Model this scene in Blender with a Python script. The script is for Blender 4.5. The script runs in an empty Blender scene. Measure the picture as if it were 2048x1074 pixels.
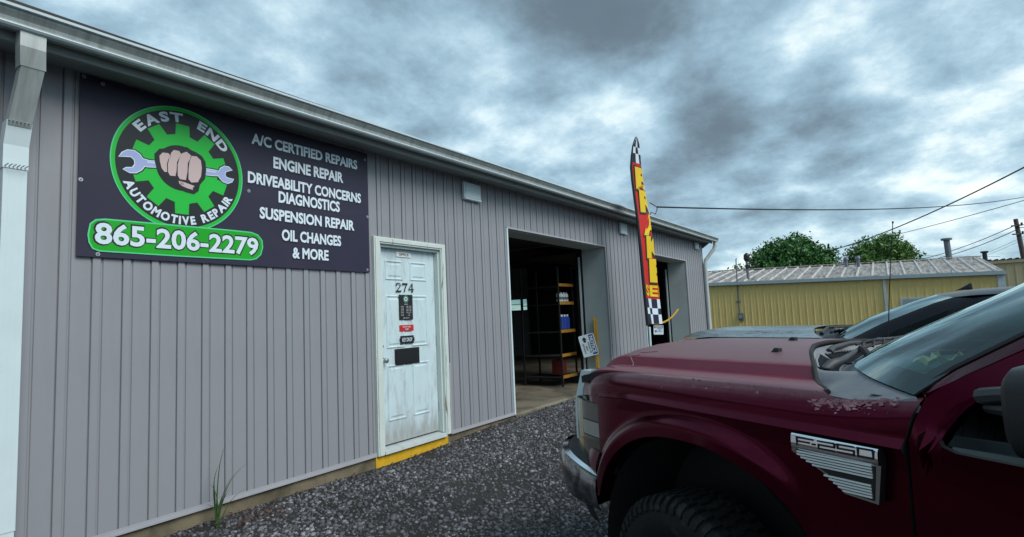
import bpy, math, random
import numpy as np
from mathutils import Vector, Matrix

random.seed(7)
rng = np.random.default_rng(11)
S = bpy.context.scene
COL = S.collection

# ------------------------------------------------------------------ camera
CAM = Vector((0.0, -4.3228, 1.4045))
yaw, pitch, roll = 0.9785, 0.0902, -0.0458
fw = Vector((math.sin(yaw) * math.cos(pitch), math.cos(yaw) * math.cos(pitch), math.sin(pitch)))
r0 = Vector((math.cos(yaw), -math.sin(yaw), 0)); u0 = r0.cross(fw)
rr = r0 * math.cos(roll) + u0 * math.sin(roll); uu = u0 * math.cos(roll) - r0 * math.sin(roll)
cd = bpy.data.cameras.new('camera'); cam = bpy.data.objects.new('camera', cd); COL.objects.link(cam)
cd.sensor_width = 36.0; cd.lens = 1110 / 2048 * 36.0; cd.clip_start = 0.05; cd.clip_end = 3000
m = Matrix((rr, uu, -fw)).transposed().to_4x4(); m.translation = CAM
cam.matrix_world = m
S.camera = cam

# ------------------------------------------------------------------ light
SUN_AZ, SUN_EL = math.radians(186), math.radians(42)
ld = bpy.data.lights.new('sun', 'SUN'); ld.energy = 1.5; ld.angle = math.radians(35); ld.color = (1.0, 0.97, 0.93)
sun = bpy.data.objects.new('sun', ld); COL.objects.link(sun)
sd = Vector((math.sin(SUN_AZ) * math.cos(SUN_EL), math.cos(SUN_AZ) * math.cos(SUN_EL), math.sin(SUN_EL)))
sun.rotation_euler = sd.to_track_quat('Z', 'Y').to_euler()
sun.location = (0, -10, 30)

S.view_settings.view_transform = 'Standard'; S.view_settings.look = 'None'
S.view_settings.exposure = 0.90; S.view_settings.gamma = 1.0
S.view_settings.use_curve_mapping = False

# ------------------------------------------------------------------ node helpers
class NT:
    def __init__(s, tree): s.t = tree; s.n = tree.nodes; s.l = tree.links
    def node(s, kind, **kw):
        n = s.n.new(kind)
        for k, v in kw.items():
            if k in ('ins',):
                for kk, vv in v.items(): s.put(n.inputs[kk], vv)
            else: setattr(n, k, v)
        return n
    def put(s, sock, v):
        if isinstance(v, bpy.types.NodeSocket): s.l.new(v, sock)
        else:
            if sock.type == 'RGBA' and len(v) == 3: v = (*v, 1)
            sock.default_value = v
    def math(s, op, a, b=0.0, clamp=False):
        n = s.n.new('ShaderNodeMath'); n.operation = op; n.use_clamp = clamp
        s.put(n.inputs[0], a); s.put(n.inputs[1], b); return n.outputs[0]
    def mix(s, f, a, b, blend='MIX'):
        n = s.n.new('ShaderNodeMix'); n.data_type = 'RGBA'; n.blend_type = blend
        s.put(n.inputs[0], f); s.put(n.inputs[6], a); s.put(n.inputs[7], b); return n.outputs[2]
    def ramp(s, f, stops, interp='LINEAR'):
        n = s.n.new('ShaderNodeValToRGB'); n.color_ramp.interpolation = interp
        e = n.color_ramp.elements
        while len(e) < len(stops): e.new(0.5)
        for i, (p, c) in enumerate(stops):
            e[i].position = p
            e[i].color = (c, c, c, 1) if isinstance(c, (int, float)) else (*c, 1)
        s.put(n.inputs[0], f); return n.outputs[0]
    def noise(s, vec, scale, detail=4, rough=0.5, dist=0.0, out=0):
        n = s.n.new('ShaderNodeTexNoise')
        if vec is not None: s.l.new(vec, n.inputs['Vector'])
        n.inputs['Scale'].default_value = scale; n.inputs['Detail'].default_value = detail
        n.inputs['Roughness'].default_value = rough; n.inputs['Distortion'].default_value = dist
        return n.outputs[out]
    def mapping(s, vec, scale=(1, 1, 1), loc=(0, 0, 0), rot=(0, 0, 0)):
        n = s.n.new('ShaderNodeMapping'); s.l.new(vec, n.inputs[0])
        n.inputs['Location'].default_value = loc; n.inputs['Scale'].default_value = scale; n.inputs['Rotation'].default_value = rot
        return n.outputs[0]

# ------------------------------------------------------------------ world: heavy broken overcast
W = bpy.data.worlds.new('World'); S.world = W; W.use_nodes = True
w = NT(W.node_tree); w.n.clear()
tc = w.node('ShaderNodeTexCoord').outputs['Generated']
sky = w.node('ShaderNodeTexSky'); sky.sky_type = 'NISHITA'; sky.sun_disc = False
sky.sun_elevation = SUN_EL; sky.sun_rotation = SUN_AZ
sep = w.node('ShaderNodeSeparateXYZ'); w.l.new(tc, sep.inputs[0])
zc = w.math('MAXIMUM', sep.outputs[2], 0.0)
den = w.math('ADD', zc, 0.30)
px_ = w.math('DIVIDE', sep.outputs[0], den); py_ = w.math('DIVIDE', sep.outputs[1], den)
cmb = w.node('ShaderNodeCombineXYZ'); w.l.new(px_, cmb.inputs[0]); w.l.new(py_, cmb.inputs[1])
pl = cmb.outputs[0]
wd_ = w.node('ShaderNodeVectorMath', operation='MULTIPLY_ADD'); wn = w.noise(pl, 3.0, 5, .6, 0, 1); w.l.new(wn, wd_.inputs[0]); wd_.inputs[1].default_value = (.30, .30, .30); w.l.new(pl, wd_.inputs[2])
vor = w.node('ShaderNodeTexVoronoi'); vor.feature = 'SMOOTH_F1'; vor.inputs['Scale'].default_value = 4.2; vor.inputs['Smoothness'].default_value = .35; w.l.new(wd_.outputs[0], vor.inputs['Vector'])
big = w.noise(w.mapping(pl, loc=(3.1, 1.7, 0)), 0.8, 2, 0.5)
mid = w.noise(w.mapping(pl, loc=(0.4, 7.3, 2)), 2.1, 10, 0.60, 0.12)
fin = w.noise(w.mapping(pl, loc=(5.4, 2.3, 4)), 8.0, 10, 0.68, 0.0)
def cloud_gap(az, el, width, amp):
    """a thin place in the cloud layer around one direction"""
    a, e = math.radians(az), math.radians(el)
    v = (math.sin(a) * math.cos(e), math.cos(a) * math.cos(e), math.sin(e))
    n = w.node('ShaderNodeVectorMath', operation='DOT_PRODUCT'); w.l.new(nrm, n.inputs[0]); n.inputs[1].default_value = v
    d = w.math('SUBTRACT', 1.0, n.outputs['Value'])
    g = w.math('EXPONENT', w.math('MULTIPLY', d, -1.0 / (2 * math.radians(width) ** 2)))
    return w.math('MULTIPLY', g, amp)
nn = w.node('ShaderNodeVectorMath', operation='NORMALIZE'); w.l.new(tc, nn.inputs[0]); nrm = nn.outputs[0]
v = w.math('ADD', w.math('MULTIPLY', big, 0.20), w.math('MULTIPLY', mid, 0.66))
v = w.math('ADD', v, w.math('MULTIPLY', fin, 0.20))
v = w.math('ADD', v, w.math('MULTIPLY', vor.outputs['Distance'], .22))
v = w.math('SUBTRACT', v, 0.112)
for a in ((68, 20.4, 2.6, .20), (63, 16.5, 3.5, .08), (54, 20.5, 5, .09), (87, 22.5, 2.8, .22), (89.5, 19.5, 1.8, .12), (98, 9, 4, .09), (90, 8, 4, .05), (78, 2.5, 3, .16), (84, 14, 5, .05),
          (30, 24, 12, .07), (44, 27, 6, -.02), (66, 27.5, 6.5, -.17), (77, 24.5, 4.5, -.10), (87.0, 19.2, 1.5, -.20), (75.3, 18.9, 2.0, -.07), (76, 7, 5, -.10), (97, 19, 6, -.06), (72, 13, 4, -.03)):
    v = w.math('ADD', v, cloud_gap(*a))
cloud = w.ramp(v, [(0.33, (.075, .104, .127)), (0.43, (.122, .177, .217)), (0.525, (.182, .280, .348)), (0.62, (.30, .42, .49)), (0.745, (.62, .69, .68))], 'B_SPLINE')
wr = w.math('MULTIPLY', w.ramp(v, [(0.62, 0.0), (0.80, 1.0)]), cloud_gap(98, 10, 16, 0.5), True)
cloud = w.mix(wr, cloud, (.72, .70, .54))
bgs = w.node('ShaderNodeBackground'); w.l.new(sky.outputs[0], bgs.inputs[0]); bgs.inputs[1].default_value = 0.08
bgc = w.node('ShaderNodeBackground'); w.l.new(cloud, bgc.inputs[0]); bgc.inputs[1].default_value = 1.0
mx = w.node('ShaderNodeMixShader'); mx.inputs[0].default_value = 0.93
w.l.new(bgs.outputs[0], mx.inputs[1]); w.l.new(bgc.outputs[0], mx.inputs[2])
wo = w.node('ShaderNodeOutputWorld'); w.l.new(mx.outputs[0], wo.inputs[0])

# ------------------------------------------------------------------ materials
MATS = {}
def mat(name, col, rough=0.6, metal=0.0, var=0.0, vscale=3.0, dirt=None, dscale=1.5, dlo=0.5, dhi=0.7, bump=0.0, bscale=40,
        coat=0.0, spec=0.5, stretch=(1, 1, 1), island=0.0, emit=None, sub=0.0, noise_rough=0.0, coat_rough=.05, dstretch=None):
    if name in MATS: return MATS[name]
    m = bpy.data.materials.new(name); m.use_nodes = True; MATS[name] = m
    t = NT(m.node_tree); b = t.n['Principled BSDF']
    co = t.node('ShaderNodeTexCoord').outputs['Object']
    cs = t.mapping(co, scale=stretch)
    c = (*col, 1)
    if var:
        f = t.noise(cs, vscale, 5, 0.6)
        c = t.mix(t.ramp(f, [(0.3, 0.0), (0.7, 1.0)]), tuple(x * (1 - var) for x in col), tuple(min(1, x * (1 + var)) for x in col))
    if island:
        g = t.node('ShaderNodeNewGeometry').outputs['Random Per Island']
        k = t.ramp(g, [(0.0, 1 - island), (0.55, 1.0), (0.86, 1 + island), (1.0, 1 + 3.2 * island)])
        c = t.mix(1.0, c, k, 'MULTIPLY')
    if dirt is not None:
        dv = t.mapping(co, scale=dstretch or stretch)
        f = t.ramp(t.noise(dv, dscale, 8, 0.65, 0.4), [(dlo, 0.0), (dhi, 1.0)])
        c = t.mix(f, c, dirt)
    t.put(b.inputs['Base Color'], c)
    b.inputs['Roughness'].default_value = rough
    if noise_rough:
        t.put(b.inputs['Roughness'], t.math('ADD', rough - noise_rough / 2, t.math('MULTIPLY', t.noise(co, 6, 6, .65), noise_rough)))
    b.inputs['Metallic'].default_value = metal
    b.inputs['Specular IOR Level'].default_value = spec
    b.inputs['Coat Weight'].default_value = coat; b.inputs['Coat Roughness'].default_value = coat_rough
    if emit: b.inputs['Emission Color'].default_value = (*emit[:3], 1); b.inputs['Emission Strength'].default_value = emit[3]
    if bump:
        bn = t.node('ShaderNodeBump'); bn.inputs['Strength'].default_value = bump; bn.inputs['Distance'].default_value = 0.01
        t.put(bn.inputs['Height'], t.noise(cs, bscale, 6, 0.6)); t.l.new(bn.outputs[0], b.inputs['Normal'])
    return m

M_siding = mat('siding_steel', (.272, .284, .310), .42, var=.05, vscale=1.2, dirt=(.215, .20, .205), dscale=.9, dlo=.50, dhi=.85, dstretch=(1.4, 1, .35), bump=.05, bscale=5)
M_trim = mat('siding_trim', (.36, .37, .40), .4, var=.06)
M_white = mat('painted_white_metal', (.50, .56, .56), .38, var=.05, dirt=(.30, .33, .31), dscale=2.2, dlo=.5, dhi=.8, dstretch=(6, 1, .5))
M_gut = mat('gutter_aluminium', (.34, .39, .39), .35, var=.08, dirt=(.20, .23, .22), dscale=3, dlo=.45, dhi=.72, dstretch=(9, 1, .6))
M_gutlip = mat('gutter_lip', (.60, .72, .75), .35, var=.05)
M_soffit = mat('soffit_vinyl', (.26, .30, .295), .55, var=.08)
M_jamb = mat('jamb_vinyl', (.52, .60, .60), .5, var=.06, dirt=(.38, .44, .43), dscale=1.0, dlo=.5, dhi=.85)
M_conc = mat('foundation_concrete', (.17, .145, .095), .9, var=.22, vscale=4, dirt=(.075, .065, .04), dscale=3, dlo=.48, dhi=.66, bump=.5, bscale=30)
M_yconc = mat('yellow_painted_concrete', (.62, .37, .012), .75, var=.12, vscale=6, dirt=(.30, .19, .04), dscale=7, dlo=.55, dhi=.72, bump=.4, bscale=30)
M_floor = mat('garage_floor_concrete', (.175, .155, .115), .7, var=.2, vscale=1.2, dirt=(.07, .06, .045), dscale=1.4, dlo=.45, dhi=.64, bump=.2, bscale=20)
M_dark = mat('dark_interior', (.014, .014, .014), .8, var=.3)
M_roof = mat('roof_edge_dark', (.012, .010, .012), .6)
M_black = mat('black_plastic', (.012, .013, .015), .45)
M_blackm = mat('black_rubber', (.014, .014, .015), .75)
M_door = mat('door_white_paint', (.56, .70, .74), .42, var=.04, dirt=(.36, .41, .42), dscale=5, dlo=.5, dhi=.78, dstretch=(3, 1, .8), bump=.08, bscale=60)
M_doordirt = None
M_frame = mat('weathered_white_frame', (.58, .66, .63), .6, var=.06, dirt=(.20, .16, .10), dscale=9, dlo=.60, dhi=.66, dstretch=(2.4, 1, .22), bump=.3, bscale=40)
M_sign = mat('sign_navy_vinyl', (.029, .027, .052), .42, var=.10, vscale=1.4, spec=.35, dirt=(.048, .044, .072), dscale=1.3, dlo=.5, dhi=.9, dstretch=(.35, 1, 1.6), bump=.12, bscale=2.5)
M_sblack = mat('print_black', (.014, .015, .018), .35)
M_sgreen = mat('print_green', (.012, .50, .045), .35, var=.04)
M_sgreen2 = mat('print_green_band', (.006, .38, .008), .35, var=.05)
M_glow = mat('print_pale_green', (.10, .62, .28), .35)
M_swhite = mat('print_white', (.68, .80, .88), .35, var=.03)
M_skin = mat('print_skin', (.58, .45, .44), .35, var=.04)
M_skind = mat('print_skin_shade', (.36, .25, .25), .35)
M_wrench = mat('print_wrench', (.36, .44, .72), .35)
M_wrenchl = mat('print_wrench_light', (.60, .68, .86), .35)
M_red = mat('print_red', (.50, .02, .02), .4)
M_silver = mat('brushed_metal', (.55, .56, .57), .35, metal=.9)
M_blue = mat('blue_paint', (.015, .05, .30), .4)
M_noticeblue = mat('print_blue', (.01, .05, .20), .4)
M_yellow = mat('yellow_plastic', (.80, .50, .05), .5)
M_shelf = mat('orange_shelf_beam', (.34, .17, .02), .5, var=.15)
M_ground = mat('gravel_dirt', (.028, .026, .025), .95, var=.3, vscale=3, dirt=(.014, .012, .011), dscale=.9, dlo=.45, dhi=.65, bump=1.0, bscale=90)
M_stone = mat('crushed_stone', (.090, .092, .101), .75, island=.62, var=.25, vscale=1.1, bump=.3, bscale=120)
M_wall_y = mat('yellow_steel_wall', (.72, .54, .20), .55, var=.06, vscale=2, dirt=(.56, .40, .14), dscale=1.2, dlo=.52, dhi=.8, dstretch=(1, 3, .5))
M_wall_b = mat('beige_steel_wall', (.42, .36, .22), .6, var=.08)
M_roofw = mat('weathered_roof_steel', (.36, .33, .30), .5, var=.15, vscale=4, dirt=(.10, .075, .06), dscale=2.2, dlo=.42, dhi=.62, dstretch=(.5, 4, 1))
M_roofrib = mat('roof_rib_steel', (.50, .49, .48), .5, dirt=(.22, .17, .14), dscale=2.5, dlo=.5, dhi=.7)
M_wood = mat('pole_wood', (.10, .07, .065), .85, var=.3, vscale=6, stretch=(4, 4, .5))
M_steelgrey = mat('galvanised_steel', (.15, .17, .20), .5, metal=.3, var=.15)
M_leaf = mat('leaf_green', (.032, .12, .020), .55, island=.45)
M_leaf2 = mat('leaf_light_green', (.085, .18, .035), .55, island=.45)
M_bark = mat('bark', (.055, .042, .03), .9, var=.3, bump=.6, bscale=14)
M_grass = mat('grass_blade', (.035, .075, .022), .55, island=.3)
M_deadleaf = mat('dead_leaf', (.075, .036, .020), .8, island=.5)
# vehicle materials
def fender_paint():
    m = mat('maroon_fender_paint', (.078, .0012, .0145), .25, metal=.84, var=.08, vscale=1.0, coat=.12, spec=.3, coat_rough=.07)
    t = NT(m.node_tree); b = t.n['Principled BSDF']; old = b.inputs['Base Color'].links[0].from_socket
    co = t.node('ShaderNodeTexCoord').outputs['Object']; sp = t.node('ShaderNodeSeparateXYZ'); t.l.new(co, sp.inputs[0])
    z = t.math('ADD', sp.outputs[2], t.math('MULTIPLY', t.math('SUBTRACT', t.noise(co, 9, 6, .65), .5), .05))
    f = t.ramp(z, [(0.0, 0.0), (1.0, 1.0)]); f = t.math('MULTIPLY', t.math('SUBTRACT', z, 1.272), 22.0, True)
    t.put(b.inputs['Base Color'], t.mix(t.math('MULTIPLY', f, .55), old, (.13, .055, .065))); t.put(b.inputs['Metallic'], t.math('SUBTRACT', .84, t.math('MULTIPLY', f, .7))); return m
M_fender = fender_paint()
M_paint = mat('maroon_paint', (.078, .0012, .0145), .25, metal=.84, var=.08, vscale=1.0, coat=.12, spec=.3, coat_rough=.07)
def hood_material():
    return faded_sheen_paint()
def faded_sheen_paint():
    m = mat('faded_sheen_maroon_hood', (.105, .008, .024), .42, spec=.6, var=.10, vscale=1.5, dirt=(.13, .04, .055), dscale=1.1, dlo=.42, dhi=.75, dstretch=(.5, 1.2, 1), noise_rough=.14)
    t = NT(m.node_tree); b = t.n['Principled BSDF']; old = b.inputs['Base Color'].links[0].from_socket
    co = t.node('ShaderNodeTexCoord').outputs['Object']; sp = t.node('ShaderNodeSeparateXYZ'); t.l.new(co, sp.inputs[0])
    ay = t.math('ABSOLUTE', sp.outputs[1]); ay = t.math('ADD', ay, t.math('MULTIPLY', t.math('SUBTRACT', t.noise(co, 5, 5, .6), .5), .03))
    # oxidised clear coat and painted-in grey sky sheen on the flats, redder step
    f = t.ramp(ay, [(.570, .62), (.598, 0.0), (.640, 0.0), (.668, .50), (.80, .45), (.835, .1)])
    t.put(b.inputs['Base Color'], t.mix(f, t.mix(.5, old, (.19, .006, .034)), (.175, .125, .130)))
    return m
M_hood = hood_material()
M_chip = mat('peeled_clearcoat', (.20, .095, .115), .7, island=.2)
M_chrome = mat('chrome', (.88, .90, .92), .08, metal=1.0, var=.05)
M_chromeb = mat('dirty_bumper_chrome', (.36, .38, .40), .26, metal=1.0, dirt=(.10, .105, .11), dscale=13, dlo=.45, dhi=.60, noise_rough=.3, bump=.25, bscale=9)
M_badgebar = mat('badge_bar_satin', (.78, .79, .77), .45)
M_cowl = mat('weathered_grey_plastic', (.145, .16, .18), .60, var=.18, vscale=3, dirt=(.23, .245, .26), dscale=3.5, dlo=.45, dhi=.7, bump=.12, bscale=30)
M_arm = mat('wiper_arm_grey', (.045, .052, .060), .55, var=.2, vscale=8)
M_tyre = mat('tyre_rubber', (.006, .0065, .007), .8, var=.3, vscale=20, dirt=(.04, .042, .04), dscale=10, dlo=.55, dhi=.7, bump=.4, bscale=40)
M_rim = mat('dark_rim', (.03, .03, .03), .4, metal=.6)
M_lampbody = mat('lamp_reflector_dull', (.16, .15, .11), .35, metal=.5, var=.2)
M_lampy = mat('lamp_yellowed_lens', (.17, .15, .075), .25, var=.2, coat=.5)
M_lampd = mat('lamp_dark_cell', (.06, .058, .05), .3, coat=.5)
M_lampl = mat('lamp_reflector_cell', (.30, .29, .27), .35, coat=.5)
M_dash = mat('dashboard_plastic', (.09, .20, .185), .6)
M_dashd = mat('cabin_dark', (.012, .018, .02), .8)
M_paper = mat('crumpled_paper', (.9, .84, .55), .7)
M_suv = mat('dark_blue_black_paint', (.004, .004, .009), .30, spec=.22)
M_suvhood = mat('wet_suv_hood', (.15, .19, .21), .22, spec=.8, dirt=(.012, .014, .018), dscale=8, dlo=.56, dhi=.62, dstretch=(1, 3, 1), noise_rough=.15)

def glass(name, tint, refl=.10, rough=0.02, blend=.35):
    m = bpy.data.materials.new(name); m.use_nodes = True; t = NT(m.node_tree); t.n.clear()
    lw = t.node('ShaderNodeFresnel'); lw.inputs[0].default_value = 1.5
    f = t.math('ADD', t.math('MULTIPLY', lw.outputs[0], blend), refl, True)
    tr = t.node('ShaderNodeBsdfTransparent'); tr.inputs[0].default_value = (*tint, 1)
    gl = t.node('ShaderNodeBsdfGlossy'); gl.inputs['Roughness'].default_value = rough; gl.inputs[0].default_value = (.80, .96, .97, 1)
    mxn = t.node('ShaderNodeMixShader'); t.l.new(f, mxn.inputs[0]); t.l.new(tr.outputs[0], mxn.inputs[1]); t.l.new(gl.outputs[0], mxn.inputs[2])
    o = t.node('ShaderNodeOutputMaterial'); t.l.new(mxn.outputs[0], o.inputs[0]); return m
M_wind = glass('windshield_glass', (.74, .93, .88), .065, .03, 1.1)
M_wind2 = glass('suv_windshield_glass', (.30, .55, .52), .12, .02, 1.1)
M_side = glass('tinted_side_glass', (.08, .09, .10), .0, .02, .5)
M_pane = glass('window_pane', (.7, .8, .75), .04, .02, 1.0)

# ------------------------------------------------------------------ mesh builder
class MB:
    def __init__(s): s.v = []; s.f = []; s.m = []; s.mats = []
    def mi(s, m):
        if m not in s.mats: s.mats.append(m)
        return s.mats.index(m)
    def add(s, vs, fs, m):
        o = len(s.v); k = s.mi(m); s.v += [tuple(p) for p in vs]
        for f in fs: s.f.append(tuple(i + o for i in f)); s.m.append(k)
        return s
    def box(s, x0, x1, y0, y1, z0, z1, m):
        V = [(x0, y0, z0), (x1, y0, z0), (x1, y1, z0), (x0, y1, z0), (x0, y0, z1), (x1, y0, z1), (x1, y1, z1), (x0, y1, z1)]
        return s.add(V, [(0, 3, 2, 1), (4, 5, 6, 7), (0, 1, 5, 4), (1, 2, 6, 5), (2, 3, 7, 6), (3, 0, 4, 7)], m)
    def hexa(s, V, m):
        return s.add(V, [(0, 3, 2, 1), (4, 5, 6, 7), (0, 1, 5, 4), (1, 2, 6, 5), (2, 3, 7, 6), (3, 0, 4, 7)], m)
    def loft(s, rows, m, closed=False, flip=False):
        n = len(rows[0]); V = [p for r in rows for p in r]; F = []
        for i in range(len(rows) - 1):
            for j in range(n if closed else n - 1):
                a, b = i * n + j, i * n + (j + 1) % n; q = (a, b, b + n, a + n)
                F.append(q[::-1] if flip else q)
        return s.add(V, F, m)
    def poly(s, pts, m, flip=False):
        idx = tuple(range(len(pts))); return s.add(pts, [idx[::-1] if flip else idx], m)
    def tube(s, path, r, m, n=8, caps=True):
        path = [Vector(p) for p in path]; rows = []
        rad = r if isinstance(r, (list, tuple)) else [r] * len(path)
        up = None
        for i, p in enumerate(path):
            d = (path[min(i + 1, len(path) - 1)] - path[max(i - 1, 0)])
            d = d.normalized() if d.length > 1e-9 else Vector((0, 0, 1))
            if up is None: up = Vector((0, 0, 1)) if abs(d.z) < .9 else Vector((1, 0, 0))
            a = d.cross(up); a = a.normalized() if a.length > 1e-6 else d.orthogonal().normalized()
            b = d.cross(a).normalized(); up = -b if False else up
            rows.append([tuple(p + (a * math.cos(2 * math.pi * k / n) + b * math.sin(2 * math.pi * k / n)) * rad[i]) for k in range(n)])
        s.loft(rows, m, closed=True)
        if caps: s.poly(rows[0], m); s.poly(rows[-1], m, True)
        return s
    def build(s, name, parent=None, smooth=None, loc=None):
        me = bpy.data.meshes.new(name); me.from_pydata(s.v, [], s.f); me.update()
        for mm in s.mats: me.materials.append(mm)
        me.polygons.foreach_set('material_index', s.m)
        if smooth is not None:
            me.polygons.foreach_set('use_smooth', [True] * len(s.f))
            try: me.set_sharp_from_angle(angle=math.radians(smooth))
            except Exception: pass
        o = bpy.data.objects.new(name, me); COL.objects.link(o)
        if parent is not None: o.parent = parent
        if loc: o.location = loc
        return o

def empty(name, loc=(0, 0, 0), rz=0.0):
    o = bpy.data.objects.new(name, None); COL.objects.link(o); o.location = loc; o.rotation_euler = (0, 0, rz); o.empty_display_size = .2
    return o
def tag(o, label=None, cat=None, group=None, kind=None):
    if label: o['label'] = label
    if cat: o['category'] = cat
    if group: o['group'] = group
    if kind: o['kind'] = kind
    return o

def text2d(body, bold=0.0, spacing=1.0):
    """glyph outlines as flat 2D mesh, cap height 1, centred on x, baseline at 0"""
    c = bpy.data.curves.new('lettering', 'FONT'); c.body = body; c.size = 1.0; c.align_x = 'CENTER'; c.offset = bold
    c.space_character = spacing; c.resolution_u = 3; c.fill_mode = 'FRONT'
    o = bpy.data.objects.new('lettering', c); me = bpy.data.meshes.new_from_object(o)
    V = [(p.co.x, p.co.y) for p in me.vertices]; F = [tuple(p.vertices) for p in me.polygons]
    bpy.data.objects.remove(o); bpy.data.curves.remove(c); bpy.data.meshes.remove(me)
    if not V: return [], []
    return V, F
CAPH = 0.70
def put_text(mb, body, mp, cx, z0, w, h, m, bold=0.012, d=0.0, spacing=1.0):
    """fit text into a box of width w and cap height h; mp(x, z, d) maps the flat print to 3D"""
    V, F = text2d(body, bold, spacing)
    if not V: return
    xs = [p[0] for p in V]; a, b = min(xs), max(xs); sx = w / (b - a); sy = h / CAPH
    mb.add([mp(cx + (x - (a + b) / 2) * sx, z0 + y * sy, d) for x, y in V], F, m)
def disc2(cx, cz, r, n=64): return [(cx + r * math.cos(2 * math.pi * k / n), cz + r * math.sin(2 * math.pi * k / n)) for k in range(n)]
def fill(mb, pts, mp, m, d=0.0):
    """fill any simple outline"""
    from mathutils.geometry import tessellate_polygon
    tr = tessellate_polygon([[Vector((x, y, 0)) for x, y in pts]])
    mb.add([mp(x, y, d) for x, y in pts], [tuple(t) for t in tr], m)

# ------------------------------------------------------------------ ground
def gz(x, y):
    z = 0.005 + 0.075 / (1 + math.exp(-max(-20.0, min(20.0, (x - 5.6) * 2.0))))
    yy = max(0.0, -y)
    z -= 0.052 * min(yy, 4.2) - 0.0
    z += 0.012 * math.sin(x * 1.9 + y * 1.3) * math.cos(y * 2.3 - x * .7) + 0.006 * math.sin(x * 5.1 + 1) * math.sin(y * 4.3)
    if y > 0.03: z = min(z, -0.10)
    return z
def axis(parts):
    o = []
    for a, b, n in parts: o += list(np.linspace(a, b, n, endpoint=False))
    o.append(parts[-1][1]); return o
gx = axis([(-600, -40, 8), (-40, -2, 12), (-2, 12, 140), (12, 45, 50), (45, 120, 12), (120, 900, 10)])
gy = axis([(-600, -60, 8), (-60, -8, 20), (-8, 0.0, 80), (0.0, .06, 1), (.06, 14, 8), (14, 60, 10), (60, 700, 10)])
mb = MB(); mb.loft([[(x, y, gz(x, y)) for y in gy] for x in gx], M_ground, flip=True)
tag(mb.build('ground', smooth=60), kind='structure')

# crushed stone spread: real stones, one object
def stones():
    N = 96000
    # denser near the camera
    x = 0.6 + 9.4 * rng.random(N) ** 1.12; y = -5.2 * rng.random(N) ** 0.95
    keep = (y < -0.012)
    # visible wedge only, with a margin
    az = np.degrees(np.arctan2(x - CAM.x, y - CAM.y)); keep &= (az > 20) & (az < 112)
    dist = np.hypot(x, y - CAM.y); keep &= dist > 2.0
    patch = np.sin(x * 1.7 + 2 * np.sin(y * 1.1)) * np.cos(y * 2.1 + x * .6)
    rut = np.exp(-((y + 1.35 + .12 * np.sin(x * .9)) / .22) ** 2) + np.exp(-((y + 2.9 - .1 * np.sin(x * .8)) / .25) ** 2)
    keep &= rng.random(N) < (0.84 + 0.22 * patch - .35 * rut)
    x = x[keep]; y = y[keep]; n = len(x)
    z = np.array([gz(a, b) for a, b in zip(x, y)])
    s = (0.0048 + 0.0095 * rng.random(n) ** 2.0) * (1 + 0.5 * (rng.random(n) > .96))
    cube = np.array([(-1, -1, -1), (1, -1, -1), (1, 1, -1), (-1, 1, -1), (-1, -1, 1), (1, -1, 1), (1, 1, 1), (-1, 1, 1)], float)
    V = cube[None] * (1 + 0.42 * (rng.random((n, 8, 3)) - .5))
    V[:, 4:, :2] *= 0.68
    V *= (s[:, None, None] * np.stack([1 + .5 * rng.random(n), .8 + .4 * rng.random(n), .45 + .4 * rng.random(n)], 1)[:, None, :])
    a = rng.random(n) * 6.283; t1 = (rng.random(n) - .5) * 1.1
    ct, st = np.cos(t1), np.sin(t1); Y = V[..., 1] * ct[:, None] - V[..., 2] * st[:, None]; Z = V[..., 1] * st[:, None] + V[..., 2] * ct[:, None]
    ca, sa = np.cos(a), np.sin(a)
    X2 = V[..., 0] * ca[:, None] - Y * sa[:, None]; Y2 = V[..., 0] * sa[:, None] + Y * ca[:, None]
    P = np.stack([X2 + x[:, None], np.minimum(Y2 + y[:, None], -0.004), Z + z[:, None] + s[:, None] * .25], -1).reshape(-1, 3)
    q = np.array([(0, 3, 2, 1), (4, 5, 6, 7), (0, 1, 5, 4), (1, 2, 6, 5), (2, 3, 7, 6), (3, 0, 4, 7)])
    F = (q[None] + (np.arange(n) * 8)[:, None, None]).reshape(-1)
    me = bpy.data.meshes.new('gravel'); nf = n * 6
    me.vertices.add(n * 8); me.vertices.foreach_set('co', P.reshape(-1)); me.loops.add(nf * 4); me.loops.foreach_set('vertex_index', F)
    me.polygons.add(nf); me.polygons.foreach_set('loop_start', np.arange(nf) * 4); me.polygons.foreach_set('loop_total', np.full(nf, 4))
    me.update(calc_edges=True); me.materials.append(M_stone)
    o = bpy.data.objects.new('gravel', me); COL.objects.link(o); tag(o, 'loose grey crushed stone spread over the parking lot by the garage wall', 'gravel', kind='stuff')
stones()

# ------------------------------------------------------------------ garage building
X_END = 16.27
def rise(x): return 0.0105 * (x - 2.8)
WTOP = 3.185
O1 = (6.326, 9.54, 2.655); O2 = (11.44, 14.55, 2.695); DO = (3.87, 4.975, 2.312)
P_ = 0.1776; XR0 = 1.2926
G = empty('garage_building', (0, 0, 0))
tag(G, 'long low garage clad in mauve grey ribbed steel with white gutter and open bays', 'building')

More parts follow.
